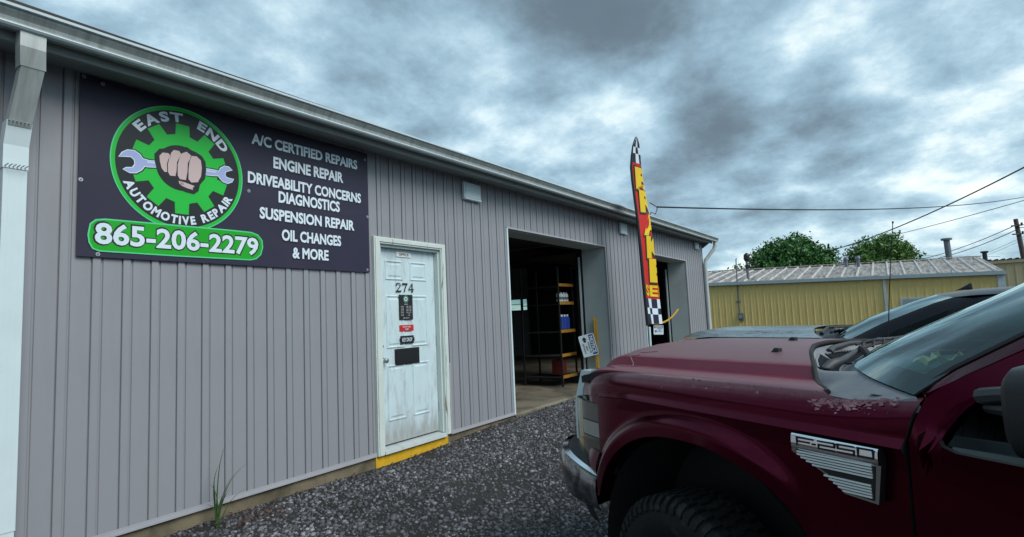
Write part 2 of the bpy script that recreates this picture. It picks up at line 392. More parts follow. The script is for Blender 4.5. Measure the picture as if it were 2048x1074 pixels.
def siding(x0, xa, xb, za, zb):
    prof = [(0.0, .009), (0.0, -.006), (.003, -.009), (.044, -.009), (.047, -.006), (.049, .007), (.060, .007), (.064, -.001), (.1686, -.001), (.1706, .006), (.1776, .009)]
    pts = []
    for i in range(len(prof)):
        pts.append(prof[i])
    # clip profile to [xa, xb]
    out = []
    for (p, q), (p2, q2) in zip(prof[:-1], prof[1:]):
        X1, X2 = x0 + p, x0 + p2
        if X2 < xa or X1 > xb: continue
        if X2 - X1 < 1e-9: out += [(X1, q), (X2, q2)]; continue
        t0 = max(0, (xa - X1) / (X2 - X1)); t1 = min(1, (xb - X1) / (X2 - X1))
        out += [(X1 + (X2 - X1) * t0, q + (q2 - q) * t0), (X1 + (X2 - X1) * t1, q + (q2 - q) * t1)]
    cl = []
    for p in out:
        if not cl or abs(cl[-1][0] - p[0]) + abs(cl[-1][1] - p[1]) > 1e-6: cl.append(p)
    if len(cl) < 2: return
    b = MB(); ox = cl[0][0]
    b.loft([[(x - ox, y, za) for x, y in cl], [(x - ox, y, zb + (rise(x) if zb > 3 else 0)) for x, y in cl]], M_siding)
    b.build('siding_board', G, loc=(ox, 0, 0))
x = XR0 - 20 * P_
while x < X_END - .02:
    spans = [(x, min(x + P_, X_END))]
    segs = []
    cuts = sorted({x, min(x + P_, X_END)} | {c for c in (O1[0], O1[1], O2[0], O2[1], DO[0], DO[1]) if x < c < x + P_})
    for a, b in zip(cuts[:-1], cuts[1:]):
        if b - a < .006: continue
        mid_ = (a + b) / 2; zb_ = .128
        for o in (O1, O2, DO):
            if o[0] < mid_ < o[1]: zb_ = o[2] + (.0)
        siding(x, a, b, zb_, WTOP)
    x += P_
# sheathing behind the boards
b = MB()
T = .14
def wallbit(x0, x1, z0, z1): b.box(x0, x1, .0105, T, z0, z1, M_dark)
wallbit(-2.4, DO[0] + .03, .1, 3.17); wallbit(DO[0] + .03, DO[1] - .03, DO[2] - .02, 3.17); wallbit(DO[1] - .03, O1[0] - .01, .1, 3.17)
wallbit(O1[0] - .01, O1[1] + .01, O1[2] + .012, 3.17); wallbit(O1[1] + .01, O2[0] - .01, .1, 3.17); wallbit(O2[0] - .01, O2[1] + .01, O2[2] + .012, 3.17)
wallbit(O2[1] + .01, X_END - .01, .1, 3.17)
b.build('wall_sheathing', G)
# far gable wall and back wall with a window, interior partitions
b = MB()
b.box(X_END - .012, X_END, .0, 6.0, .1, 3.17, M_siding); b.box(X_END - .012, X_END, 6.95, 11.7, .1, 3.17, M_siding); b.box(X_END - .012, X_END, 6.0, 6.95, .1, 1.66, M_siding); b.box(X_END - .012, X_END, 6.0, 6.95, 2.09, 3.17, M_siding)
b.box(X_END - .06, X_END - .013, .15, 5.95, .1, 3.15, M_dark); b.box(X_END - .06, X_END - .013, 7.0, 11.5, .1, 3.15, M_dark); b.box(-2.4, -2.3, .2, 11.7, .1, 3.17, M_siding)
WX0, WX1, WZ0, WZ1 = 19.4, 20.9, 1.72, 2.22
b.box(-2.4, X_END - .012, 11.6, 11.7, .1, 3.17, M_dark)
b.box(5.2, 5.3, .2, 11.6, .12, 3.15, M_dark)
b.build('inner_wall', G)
b = MB(); b.box(-2.4, X_END - .02, .004, 11.7, -.3, .112, M_conc)
for i in range(40):
    pass
b.build('foundation', G)
b = MB()
def slab(x0, x1):
    n = 26; rows = []
    for i in range(n):
        xx = x0 + (x1 - x0) * i / (n - 1); e = .012 * math.sin(i * 2.1) + .010 * math.sin(i * 5.3)
        rows.append([(xx, -.012 + e * .6, -.08), (xx, -.016 + e * .6, .098 + e * .3), (xx, .012, .122), (xx, .62, .125), (xx, 11.5, .125)])
    b.loft(rows, M_floor, flip=False)
slab(O1[0] - .0, O1[1]); slab(O2[0], O2[1])
b.box(5.31, O1[0], .2, 11.5, .113, .125, M_floor); b.box(O1[1], O2[0], .2, 11.5, .113, .125, M_floor)
b.build('garage_floor', G)
b = MB(); b.box(3.86, 4.945, -.008, .004, -.12, .1075, M_yconc); b.build('yellow_painted_step', G)['label'] = 'bright yellow painted strip of foundation under the office door'
# bottom trim, opening trims
for a, c in ((-2.4, 3.862), (4.982, O1[0]), (O1[1], O2[0]), (O2[1], X_END)):
    b = MB(); b.box(a, c, -.030, .009, .1125, .126, M_trim); b.box(a, c, -.0225, -.0165, .1262, .152, M_trim); b.build('base_trim', G)
for o in (O1, O2):
    b = MB()
    b.box(o[0] - .026, o[0] + .004, -.024, .012, .126, o[2] + .006, M_gutlip)
    b.box(o[0] - .026, o[1] + .026, -.024, .012, o[2] + .006, o[2] + .03, M_trim)
    b.box(o[1] - .004, o[1] + .022, -.024, .012, .126, o[2] + .006, M_trim)
    b.build('opening_trim', G)
    b = MB()
    b.box(o[1] - .002, o[1] + .012, .0125, .47, .126, o[2] + .004, M_jamb)
    b.box(o[0] - .012, o[0] + .002, .0125, .47, .126, o[2] + .004, M_jamb)
    b.box(o[0] + .003, o[1] - .003, .0125, .40, o[2] - .006, o[2] + .0045, M_jamb)
    b.build('opening_jamb', G)
    b = MB()   # overhead door track and spring hardware
    b.box(o[1] - .06, o[1] - .035, .50, .53, .13, 2.52, M_gutlip)
    b.box(o[1] - .035, o[1] - .003, .485, .60, .13, 2.72, M_black)
    b.box(o[0] + .003, o[0] + .03, .50, .53, .13, 2.52, M_gutlip)
    b.box(o[1] - .06, o[1] - .035, .53, 3.4, 2.80, 2.83, M_steelgrey)
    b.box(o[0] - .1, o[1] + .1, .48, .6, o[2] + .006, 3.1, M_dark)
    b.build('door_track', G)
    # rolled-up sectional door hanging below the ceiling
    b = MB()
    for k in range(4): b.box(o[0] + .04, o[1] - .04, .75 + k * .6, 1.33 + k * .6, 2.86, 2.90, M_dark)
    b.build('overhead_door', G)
# soffit, gutter, fascia
def along(prof, m, x0, x1, n=2):
    rows = []
    for i in range(n):
        xx = x0 + (x1 - x0) * i / (n - 1)
        rows.append([(xx, y, z + rise(xx)) for y, z in prof])
    b.loft(rows, m)
    b.poly(rows[0], m); b.poly(rows[-1], m, True)
xg0, xg1 = -2.6, X_END + .22
b = MB(); along([(.02, WTOP), (-.27, WTOP - .020), (-.27, WTOP - .004), (.02, WTOP + .016)], M_soffit, xg0, X_END + .02); b.build('soffit', G)
b = MB(); along([(-.271, WTOP - .045), (-.292, WTOP - .045), (-.296, WTOP - .030), (-.292, WTOP - .018), (-.292, WTOP + .15), (-.271, WTOP + .15)], M_soffit, xg0, X_END + .04); b.build('fascia_board', G)
b = MB()
prof = [(-.293, WTOP + .012), (-.375, WTOP + .000), (-.398, WTOP + .004), (-.405, WTOP + .014), (-.400, WTOP + .022), (-.398, WTOP + .03), (-.402, WTOP + .052), (-.425, WTOP + .080), (-.43, WTOP + .096)]
back = [(y + (.004 if i > 2 else 0), z + .004) for i, (y, z) in enumerate(prof)][::-1]
along(prof + back, M_gut, xg0, xg1)
b.build('gutter', G)
b = MB(); along([(-.43, WTOP + .096), (-.446, WTOP + .097), (-.448, WTOP + .112), (-.43, WTOP + .116)], M_gutlip, xg0, xg1)
along([(-.372, WTOP - .002), (-.402, WTOP + .001), (-.412, WTOP + .012), (-.406, WTOP + .020), (-.401, WTOP + .012), (-.39, WTOP + .003)], M_gutlip, xg0, xg1)
b.build('gutter_lip', G)
b = MB(); b.hexa([(xg1 - .004, -.43, WTOP + .10 + rise(xg1)), (xg1 - .001, -.43, WTOP + .10 + rise(xg1)), (xg1 - .001, -.293, WTOP + .10 + rise(xg1)), (xg1 - .004, -.293, WTOP + .10 + rise(xg1)),
                  (xg1 - .004, -.395, WTOP + .01 + rise(xg1)), (xg1 - .001, -.395, WTOP + .01 + rise(xg1)), (xg1 - .001, -.293, WTOP + .012 + rise(xg1)), (xg1 - .004, -.293, WTOP + .012 + rise(xg1))], M_gut)
b.build('gutter_cap', G)
# roof: dark edge strip and sloping sheets
b = MB()
def rz_(x, y): return WTOP + .205 - .0075 * max(0, x + 2.6) + rise(x) + (y + .30) * .16
for (xa, xb) in ((-2.6, X_END + .06),):
    b.loft([[(xa, -.35, rz_(xa, -.30)), (xa, 5.9, rz_(xa, 5.9)), (xa, 12.0, rz_(xa, -.3))], [(xb, -.35, rz_(xb, -.30)), (xb, 5.9, rz_(xb, 5.9)), (xb, 12.0, rz_(xb, -.3))]], M_roof, flip=True)
    b.loft([[(xa, -.35, rz_(xa, -.30) - .03), (xa, -.35, rz_(xa, -.30))], [(xb, -.35, rz_(xb, -.3) - .03), (xb, -.35, rz_(xb, -.3))]], M_roof)
    b.poly([(xb, .0, 3.17), (xb, 11.7, 3.17), (xb, 5.9, rz_(xb, 5.9) - .02), (xb, -.3, rz_(xb, -.3) - .02)], M_siding)
b.build('roof', G)
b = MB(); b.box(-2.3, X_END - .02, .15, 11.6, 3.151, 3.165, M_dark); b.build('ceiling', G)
# vent covers
for (xa, xb, za, zb) in ((5.362, 5.708, 2.925, 3.150), (10.28, 10.62, 2.99, 3.21), (15.46, 15.83, 3.09, 3.29)):
    f = MB(); f.box(xa, xb, -.045, -.013, za, zb, M_gutlip); fr = f.build('vent_cover', G)
    f = MB(); f.box(xa + .03, xb - .03, -.052, -.0455, za + .035, zb - .02, M_gutlip)
    f.box(xa + .005, xb - .005, -.058, -.0455, za + .006, za + .028, M_gutlip); f.build('flap', fr)
# downspouts
def rect_tube(path, w_, d_, m, mb_):
    rows = []
    for i, (x, y, z) in enumerate(path):
        rows.append([(x - w_ / 2, y - d_ / 2, z), (x + w_ / 2, y - d_ / 2, z), (x + w_ / 2, y + d_ / 2, z), (x - w_ / 2, y + d_ / 2, z)])
    mb_.loft(rows, m, closed=True)
b = MB()
zt = WTOP + .01 + rise(1)
rect_tube([(1.03, -.345, zt), (1.03, -.345, zt - .10), (1.045, -.30, zt - .20)], .118, .085, M_white, b)
rect_tube([(1.045, -.31, zt - .185), (1.04, -.115, 2.67)], .108, .078, M_white, b)
rect_tube([(1.04, -.115, 2.70), (1.035, -.085, 2.56), (1.035, -.085, 2.42)], .118, .086, M_gutlip, b)
rect_tube([(1.035, -.085, 2.44), (1.035, -.085, .34)], .110, .078, M_gutlip, b)
rect_tube([(1.035, -.085, .36), (1.035, -.085, .02)], .102, .07, M_gutlip, b)
for k in range(3):
    b.box(1.035 - .030 + k * .028, 1.035 - .027 + k * .028, -.1248, -.1240, .37, 2.41, M_gutlip)
for z in (2.98, 2.69, 2.43):
    for k in range(6): b.box(.985 + k * .018, .990 + k * .018, -.19 if z < 2.8 else -.31, -.13 if z < 2.8 else -.28, z, z + .004, M_gut)
b.build('downspout', G)
b = MB(); xe = X_END + .10
zt = WTOP + rise(xe)
def rtube(path, r, mb_, m=M_gutlip): mb_.tube(path, r, m, 10)
rtube([(xe, -.345, zt + .01), (xe, -.345, zt - .10), (xe - .02, -.31, zt - .20), (xe - .15, -.10, zt - .50), (xe - .17, -.075, zt - .62), (xe - .17, -.075, zt - .9), (xe - .17, -.075, .2), (xe - .15, -.15, .06)], .052, b, M_white)
b.build('downspout', G)
# ---- office door
def mpw(x, z, d=0.0): return (x, -d, z)
FR = MB()
FR.box(3.872, 3.955, -.035, .055, .110, 2.312, M_frame); FR.box(4.890, 4.973, -.035, .055, .128, 2.312, M_frame)
FR.box(3.955, 4.890, -.035, .055, 2.245, 2.312, M_frame); FR.box(3.885, 3.94, -.045, -.0355, .112, 2.30, M_frame); FR.box(4.905, 4.96, -.045, -.0355, .13, 2.30, M_frame)
FR.box(3.9405, 4.9045, -.045, -.0355, 2.262, 2.30, M_frame)
FR.box(3.955, 3.985, -.01, .12, .16, 2.245, M_frame); FR.box(4.872, 4.890, .0, .12, .16, 2.245, M_frame); FR.box(3.985, 4.872, -.002, .12, 2.218, 2.245, M_frame)
# silicon / rot patches on the right casing
FR.box(4.968, 4.988, -.043, -.013, .13, .93, M_trim)
fr = FR.build('door_frame', G)
b = MB(); b.hexa([(3.955, -.05, .112), (4.89, -.05, .112), (4.89, .12, .112), (3.955, .12, .112), (3.955, -.045, .142), (4.89, -.045, .142), (4.89, .12, .162), (3.955, .12, .162)], M_white); b.build('sill', fr)
DX0, DX1, DZ0, DZ1, DY = 3.990, 4.868, .176, 2.214, .062
b = MB(); b.box(DX0, DX1, DY, DY + .04, DZ0, DZ1, M_door)
door = b.build('office_door', G); door['label'] = 'white six panel office door with weathered grimy lower edge'
t = NT(M_door.node_tree); bs = t.n['Principled BSDF']; old = bs.inputs['Base Color'].links[0].from_socket
co = t.node('ShaderNodeTexCoord').outputs['Object']; sp = t.node('ShaderNodeSeparateXYZ'); t.l.new(co, sp.inputs[0])
n1 = t.noise(t.mapping(co, scale=(5, 1, 1.5), rot=(0, .5, 0)), 3, 6, .6)
hz = t.math('ADD', sp.outputs[2], t.math('MULTIPLY', t.math('SUBTRACT', n1, .5), .55))
gr = t.ramp(hz, [(0.20, .85), (0.46, 0.0)]); t.put(bs.inputs['Base Color'], t.mix(gr, old, (.30, .31, .30)))
def panel(x0, x1, z0, z1):
    q = MB(); y = DY
    lv = [(0, 0), (.008, -.009), (.016, -.009), (.024, .0), (.036, .0), (.052, -.007)]
    rows = []
    for ins, dy in lv:
        rows.append([(x0 + ins, y + dy - .0005, z0 + ins), (x1 - ins, y + dy - .0005, z0 + ins), (x1 - ins, y + dy - .0005, z1 - ins), (x0 + ins, y + dy - .0005, z1 - ins)])
    q.loft(rows, M_door, closed=True); q.poly(rows[-1], M_door)
    q.build('door_panel', door)
for (x0, x1) in ((4.10, 4.36), (4.47, 4.73)):
    panel(x0, x1, 1.875, 2.09); panel(x0, x1, 1.15, 1.715); panel(x0, x1, .40, .98)
q = MB(); q.tube([(4.04, DY, 1.035), (4.04, DY - .03, 1.035), (4.04, DY - .035, 1.035), (4.04, DY - .055, 1.035), (4.04, DY - .07, 1.035), (4.04, DY - .075, 1.035)], [.012, .012, .02, .028, .026, .012], M_silver, 14)
q.tube([(4.04, DY, 1.035), (4.04, DY - .008, 1.035)], .032, M_silver, 14); q.build('door_knob', door, smooth=50)
q = MB(); q.tube([(4.025, DY, 1.18), (4.025, DY - .014, 1.18)], .024, M_silver, 14); q.tube([(4.025, DY - .0141, 1.18), (4.025, DY - .022, 1.18)], .014, M_black, 10); q.build('deadbolt', door)
for (a, c, zc_) in ((DX1 - .006, DX1 + .004, 1.95), (DX1 - .006, DX1 + .004, 1.2), (DX1 - .006, DX1 + .004, .45)):
    q = MB(); q.tube([(c, DY - .006, zc_ - .05), (c, DY - .006, zc_ + .05)], .007, M_silver, 8); q.build('hinge', door)
def mpd(x, z, d=0.0): return (x, DY - .0115 - d, z)
q = MB(); q.box(4.267, 4.487, DY - .0105, DY - .0005, 2.134, 2.188, M_badgebar); put_text(q, 'OFFICE', mpd, 4.377, 2.147, .15, .028, M_sblack, .02); q.build('office_plate', door)
q = MB()
def stroke(q, pts, wd, mp, m, d=0.0):
    for (a, b_) in zip(pts[:-1], pts[1:]):
        dx, dz = b_[0] - a[0], b_[1] - a[1]; L = math.hypot(dx, dz) or 1; nx, nz = -dz / L * wd / 2, dx / L * wd / 2; ex, ez = dx / L * wd * .25, dz / L * wd * .25
        q.add([mp(a[0] + nx - ex, a[1] + nz - ez, d), mp(a[0] - nx - ex, a[1] - nz - ez, d), mp(b_[0] - nx + ex, b_[1] - nz + ez, d), mp(b_[0] + nx + ex, b_[1] + nz + ez, d)], [(0, 1, 2, 3)], m)
def num(q, ch, x, z, wd, h):
    th = .013; mp = lambda a, c, d=0.0: mpd(x + a * wd, z + c * h, .001 + d)
    P = {'2': [([(.08, .78), (.14, .92), (.35, 1), (.62, .98), (.82, .84), (.80, .64), (.55, .40), (.2, .12), (.06, .03)], th * .8), ([(.06, .05), (.9, .05)], th * 1.2), ([(.90, .05), (.93, .2)], th * .6), ([(.08, .78), (.17, .74)], th)],
         '7': [([(.08, .94), (.92, .94)], th * 1.3), ([(.92, .94), (.55, .5), (.38, .0)], th), ([(.08, .95), (.06, .78)], th * .6)],
         '4': [([(.68, 0), (.68, 1)], th * 1.1), ([(.68, 1), (.05, .32)], th * .7), ([(.03, .28), (.97, .28)], th * .8), ([(.48, .01), (.88, .01)], th * .5)]}[ch]
    q.m  # noqa
    for pts, t_ in P:
        pts3 = pts
        for (a, c) in zip(pts3[:-1], pts3[1:]):
            ax, az_, cx_, cz_ = a[0] * wd, a[1] * h, c[0] * wd, c[1] * h
            dx, dz = cx_ - ax, cz_ - az_; L = math.hypot(dx, dz) or 1; nx, nz = -dz / L * t_ / 2, dx / L * t_ / 2; ex, ez = dx / L * t_ * .3, dz / L * t_ * .3
            q.add([mpd(x + ax + nx - ex, z + az_ + nz - ez, .001), mpd(x + ax - nx - ex, z + az_ - nz - ez, .001), mpd(x + cx_ - nx + ex, z + cz_ - nz + ez, .001), mpd(x + cx_ + nx + ex, z + cz_ + nz + ez, .001)], [(0, 1, 2, 3)], M_sblack)
for i, ch in enumerate('274'): num(q, ch, 4.245 + i * .096, 1.752, .082, .092)
q.build('house_number', door)
def ring(q, cx, cz, ra, rb, mp, m, d, n=40, a0=0, a1=2 * math.pi):
    rows = [[mp(cx + r_ * math.cos(a0 + (a1 - a0) * k / n), cz + r_ * math.sin(a0 + (a1 - a0) * k / n), d) for k in range(n + 1)] for r_ in (ra, rb)]
    q.loft(rows, m)
def gear(q, cx, cz, r_in, r_out, mp, m, d, nt=10, ph=90):
    pts = []
    for k in range(nt):
        a = ph + 360 / nt * k
        for da, r_ in ((-11.2, r_in), (-8.0, r_out), (8.0, r_out), (11.2, r_in)):
            t_ = math.radians(a + da); pts.append((cx + r_ * math.cos(t_), cz + r_ * math.sin(t_)))
    fill(q, pts, mp, m, d)
q = MB(); q.box(4.283, 4.490, DY - .0145, DY - .0115, 1.447, 1.719, M_sblack)
mp2 = lambda x, z, d=0.0: (x, DY - .0150 - d, z)
ring(q, 4.387, 1.672, .034, .038, mp2, M_glow, .0); gear(q, 4.387, 1.672, .021, .027, mp2, M_swhite, .0); fill(q, disc2(4.387, 1.672, .012, 20), mp2, M_sblack, .0006)
put_text(q, 'HOURS', mp2, 4.387, 1.612, .05, .008, M_swhite, .02)
for i, (dday, hh) in enumerate((('Monday', '8:00 - 5:00'), ('Tuesday', '8:00 - 5:00'), ('Wednesday', '8:00 - 5:00'), ('Thursday', '8:00 - 5:00'), ('Friday', '8:00 - 5:00'), ('Saturday', 'Closed'), ('Sunday', 'Closed'))):
    zz = 1.590 - i * .0165
    put_text(q, dday, mp2, 4.330, zz, .044, .0065, M_badgebar, .01); put_text(q, hh, mp2, 4.428, zz, .072 if i < 5 else .035, .0065, M_badgebar, .01)
put_text(q, '865-206-2279', mp2, 4.387, 1.462, .09, .008, M_badgebar, .01)
q.build('hours_plaque', door)
q = MB(); q.box(4.282, 4.496, DY - .012, DY - .0105, 1.324, 1.390, M_red); put_text(q, 'WATCH YOUR', mp2, 4.389, 1.363, .125, .014, M_swhite, .02); put_text(q, 'STEP', mp2, 4.389, 1.336, .05, .014, M_swhite, .02); q.build('warning_sticker', door)
q = MB(); q.box(4.292, 4.492, DY - .0145, DY - .0115, 1.188, 1.274, M_sblack); q.box(4.280, 4.2915, DY - .0145, DY - .0115, 1.212, 1.250, M_sblack); q.box(4.4925, 4.504, DY - .0145, DY - .0115, 1.212, 1.250, M_sblack)
put_text(q, 'KEY DROP', mp2, 4.392, 1.212, .150, .040, M_swhite, .012); q.build('key_drop_plate', door)
q = MB(); q.box(4.212, 4.578, DY - .010, DY - .0005, .965, 1.140, M_black); q.box(4.225, 4.565, DY - .014, DY - .0102, .985, 1.128, M_sblack)
for sx in (4.22, 4.57):
    for sz in (.973, 1.132): q.tube([(sx, DY - .010, sz), (sx, DY - .013, sz)], .004, M_silver, 6)
q.build('key_slot', door)

# ---- gable window seen through the nearer bay
b = MB(); gx0, gx1 = X_END - .05, X_END - .005
b.box(gx0, gx1, 6.0, 6.95, 1.66, 1.69, M_dark); b.box(gx0, gx1, 6.0, 6.95, 2.06, 2.09, M_dark)
for yy in (6.0, 6.22, 6.91): b.box(gx0, gx1, yy, yy + .04, 1.69, 2.06, M_dark)
b.box(gx0, gx1, 6.26, 6.91, 1.885, 1.905, M_dark)
wf = b.build('gable_window', G); b = MB(); b.box(gx0 + .02, gx0 + .024, 6.04, 6.91, 1.69, 2.06, M_pane); b.build('pane', wf)

# ------------------------------------------------------------------ business sign
SG = empty('business_sign', (2.6, -.02, 2.5)); SG.location = (0, 0, 0)
tag(SG, 'wide dark navy banner sign with green gear logo and white lettering above the siding', 'sign')
b = MB()
sx0, sx1, sz0, sz1 = 1.3745, 3.820, 1.935, 3.158
nx_, nz_ = 40, 16; rows = []
def wav(x, z): return -.0215 - .0022 * (1 + math.sin(x * 9 + z * 2) * math.cos(z * 6))
rows = [[(sx0 + (sx1 - sx0) * i / nx_, wav(sx0 + (sx1 - sx0) * i / nx_, sz0 + (sz1 - sz0) * j / nz_), sz0 + (sz1 - sz0) * j / nz_) for j in range(nz_ + 1)] for i in range(nx_ + 1)]
b.loft(rows, M_sign, flip=False)
b.loft([[(sx0, -.0150, sz0), (sx0, -.0150, sz1)], [(sx0, wav(sx0, sz0), sz0), (sx0, wav(sx0, sz1), sz1)]], M_sblack); b.loft([[(sx1, wav(sx1, sz0), sz0), (sx1, wav(sx1, sz1), sz1)], [(sx1, -.0150, sz0), (sx1, -.0150, sz1)]], M_sblack)
b.loft([[(sx0, -.0150, sz0), (sx0, -.024, sz0)], [(sx1, -.0150, sz0), (sx1, -.024, sz0)]], M_sblack)
b.build('panel', SG, smooth=60)
mps = lambda x, z, d=0.0: (x, -.0275 - d, z)
LCX, LCZ, LR = 2.0166, 2.6345, .4588
b = MB()
fill(b, disc2(LCX, LCZ, LR + .011, 96), mps, M_glow, 0); fill(b, disc2(LCX, LCZ, LR + .003, 96), mps, M_sgreen, .0004); fill(b, disc2(LCX, LCZ, LR - .020, 96), mps, M_sblack, .0008)
b.build('logo_disc', SG)
b = MB(); gear(b, LCX, LCZ, .262, .345, mps, M_sgreen, .0012)
fill(b, disc2(LCX - .01, LCZ + .005, .172, 48), mps, M_sblack, .0016)
b.build('gear_emblem', SG)
def arc_text(b, s, a0, a1, r_, h, m, mp, d, inward=False, bold=.03, fat=1.0):
    n = len(s)
    # widths
    ws = []
    for ch in s:
        if ch == ' ': ws.append(.42); continue
        V, F = text2d(ch, bold); ws.append((max(p[0] for p in V) - min(p[0] for p in V)) + .10)
    tot = sum(ws); acc = 0
    for ch, wd in zip(s, ws):
        tmid = (acc + wd / 2) / tot; acc += wd
        if ch == ' ': continue
        a = math.radians(a0 + (a1 - a0) * tmid); V, F = text2d(ch, bold)
        xs = [p[0] for p in V]; cxx = (min(xs) + max(xs)) / 2
        arc = abs(math.radians(a1 - a0)) * r_; k = arc / tot * fat
        pts = []
        for x_, y_ in V:
            lx = (x_ - cxx) * k; ly = y_ / CAPH * h - h / 2
            rad = r_ + (ly if not inward else -ly)
            ang = a + (-lx / r_ if not inward else lx / r_)
            pts.append(mp(LCX + rad * math.cos(ang), LCZ + rad * math.sin(ang), d))
        b.add(pts, F, m)
b = MB(); arc_text(b, 'EAST', 144, 89, .392, .066, M_swhite, mps, .0016, bold=.045); b.build('ring_lettering', SG); b = MB(); arc_text(b, 'END', 74, 32, .392, .066, M_swhite, mps, .0016, bold=.045); b.build('ring_lettering', SG); b = MB(); arc_text(b, 'AUTOMOTIVE', 202, 285, .389, .058, M_swhite, mps, .0016, inward=True, bold=.045); b.build('ring_lettering', SG); b = MB(); arc_text(b, 'REPAIR', 291, 337, .389, .058, M_swhite, mps, .0016, inward=True, bold=.045)
b.build('ring_lettering', SG)
# wrench
b = MB()
def outline(pts, k):
    cx = sum(p[0] for p in pts) / len(pts); cz = sum(p[1] for p in pts) / len(pts)
    out = []
    n = len(pts)
    area = sum(pts[i][0] * pts[(i + 1) % n][1] - pts[(i + 1) % n][0] * pts[i][1] for i in range(n))
    sgn = 1 if area > 0 else -1
    for i in range(n):
        a, p, c = Vector(pts[i - 1]), Vector(pts[i]), Vector(pts[(i + 1) % n])
        e1 = (p - a).normalized(); e2 = (c - p).normalized(); nn_ = Vector((e1.y + e2.y, -(e1.x + e2.x)))
        nn_ = nn_.normalized() * sgn if nn_.length > 1e-6 else Vector((0, 0))
        out.append((p.x + nn_.x * k, p.y + nn_.y * k))
    return out
WL = [(1.600, 2.640), (1.620, 2.672), (1.652, 2.697), (1.695, 2.702), (1.728, 2.683), (1.748, 2.655), (1.790, 2.650), (1.865, 2.660), (1.865, 2.618), (1.79, 2.606), (1.760, 2.604), (1.742, 2.575), (1.708, 2.547), (1.668, 2.541), (1.628, 2.556), (1.646, 2.570), (1.684, 2.578), (1.700, 2.604), (1.698, 2.634), (1.676, 2.655), (1.646, 2.652)]
WR = [(2.165, 2.672), (2.25, 2.674), (2.290, 2.672), (2.305, 2.700), (2.335, 2.722), (2.370, 2.722), (2.398, 2.702), (2.372, 2.694), (2.345, 2.680), (2.338, 2.655), (2.350, 2.634), (2.378, 2.628), (2.410, 2.630), (2.396, 2.606), (2.362, 2.588), (2.325, 2.594), (2.300, 2.618), (2.285, 2.636), (2.25, 2.630), (2.165, 2.622)]
for Wp, hl_ in ((WL, [(1.775, 2.644), (1.865, 2.652), (1.865, 2.640), (1.78, 2.632)]), (WR, [(2.17, 2.664), (2.27, 2.664), (2.27, 2.655), (2.17, 2.652)])):
    b = MB(); fill(b, hl_, mps, M_wrenchl, .0032); fill(b, outline(Wp, .014), mps, M_sblack, .0020); fill(b, outline(Wp, .005), mps, M_swhite, .0024); fill(b, outline(Wp, -.001), mps, M_wrench, .0028); b.build('wrench_emblem', SG)
b = MB()
FI = [(1.852, 2.700), (1.872, 2.728), (1.905, 2.738), (1.935, 2.745), (1.950, 2.768), (1.985, 2.772), (2.020, 2.766), (2.045, 2.782), (2.070, 2.766), (2.105, 2.758), (2.140, 2.742), (2.158, 2.715), (2.162, 2.66), (2.155, 2.60), (2.130, 2.568), (2.118, 2.55), (2.108, 2.50), (2.092, 2.484), (2.045, 2.492), (2.005, 2.504), (1.984, 2.530), (1.980, 2.566), (1.945, 2.566), (1.912, 2.566), (1.890, 2.585), (1.868, 2.605), (1.856, 2.655)]
fill(b, outline(FI, .030), mps, M_sblack, .0034); fill(b, outline(FI, .010), mps, M_sblack, .0036)
# four fingers, knuckles, thumb
def finger(pts): fill(b, outline(pts, .002), mps, M_skin, .0044)
fill(b, FI, mps, M_sblack, .0040)
finger([(1.858, 2.700), (1.878, 2.728), (1.915, 2.732), (1.932, 2.715), (1.915, 2.690), (1.905, 2.65), (1.908, 2.592), (1.893, 2.590), (1.874, 2.612), (1.862, 2.66)])
finger([(1.938, 2.742), (1.955, 2.765), (1.99, 2.766), (2.006, 2.745), (1.990, 2.715), (1.975, 2.68), (1.972, 2.610), (1.965, 2.572), (1.930, 2.570), (1.918, 2.592), (1.916, 2.65), (1.926, 2.700)])
finger([(2.012, 2.752), (2.045, 2.772), (2.075, 2.752), (2.068, 2.722), (2.052, 2.69), (2.050, 2.62), (2.040, 2.556), (2.000, 2.556), (1.985, 2.58), (1.984, 2.66), (1.996, 2.712)])
finger([(2.082, 2.748), (2.118, 2.752), (2.148, 2.728), (2.156, 2.67), (2.150, 2.605), (2.128, 2.556), (2.082, 2.545), (2.062, 2.565), (2.062, 2.64), (2.068, 2.70)])
fill(b, [(1.990, 2.540), (2.03, 2.536), (2.075, 2.526), (2.104, 2.520), (2.090, 2.500), (2.095, 2.488), (2.050, 2.494), (2.012, 2.506), (1.994, 2.520)], mps, M_skin, .0044)
fill(b, [(1.998, 2.534), (2.026, 2.531), (2.024, 2.510), (2.004, 2.516)], mps, M_skind, .0048)
b.build('fist_emblem', SG)
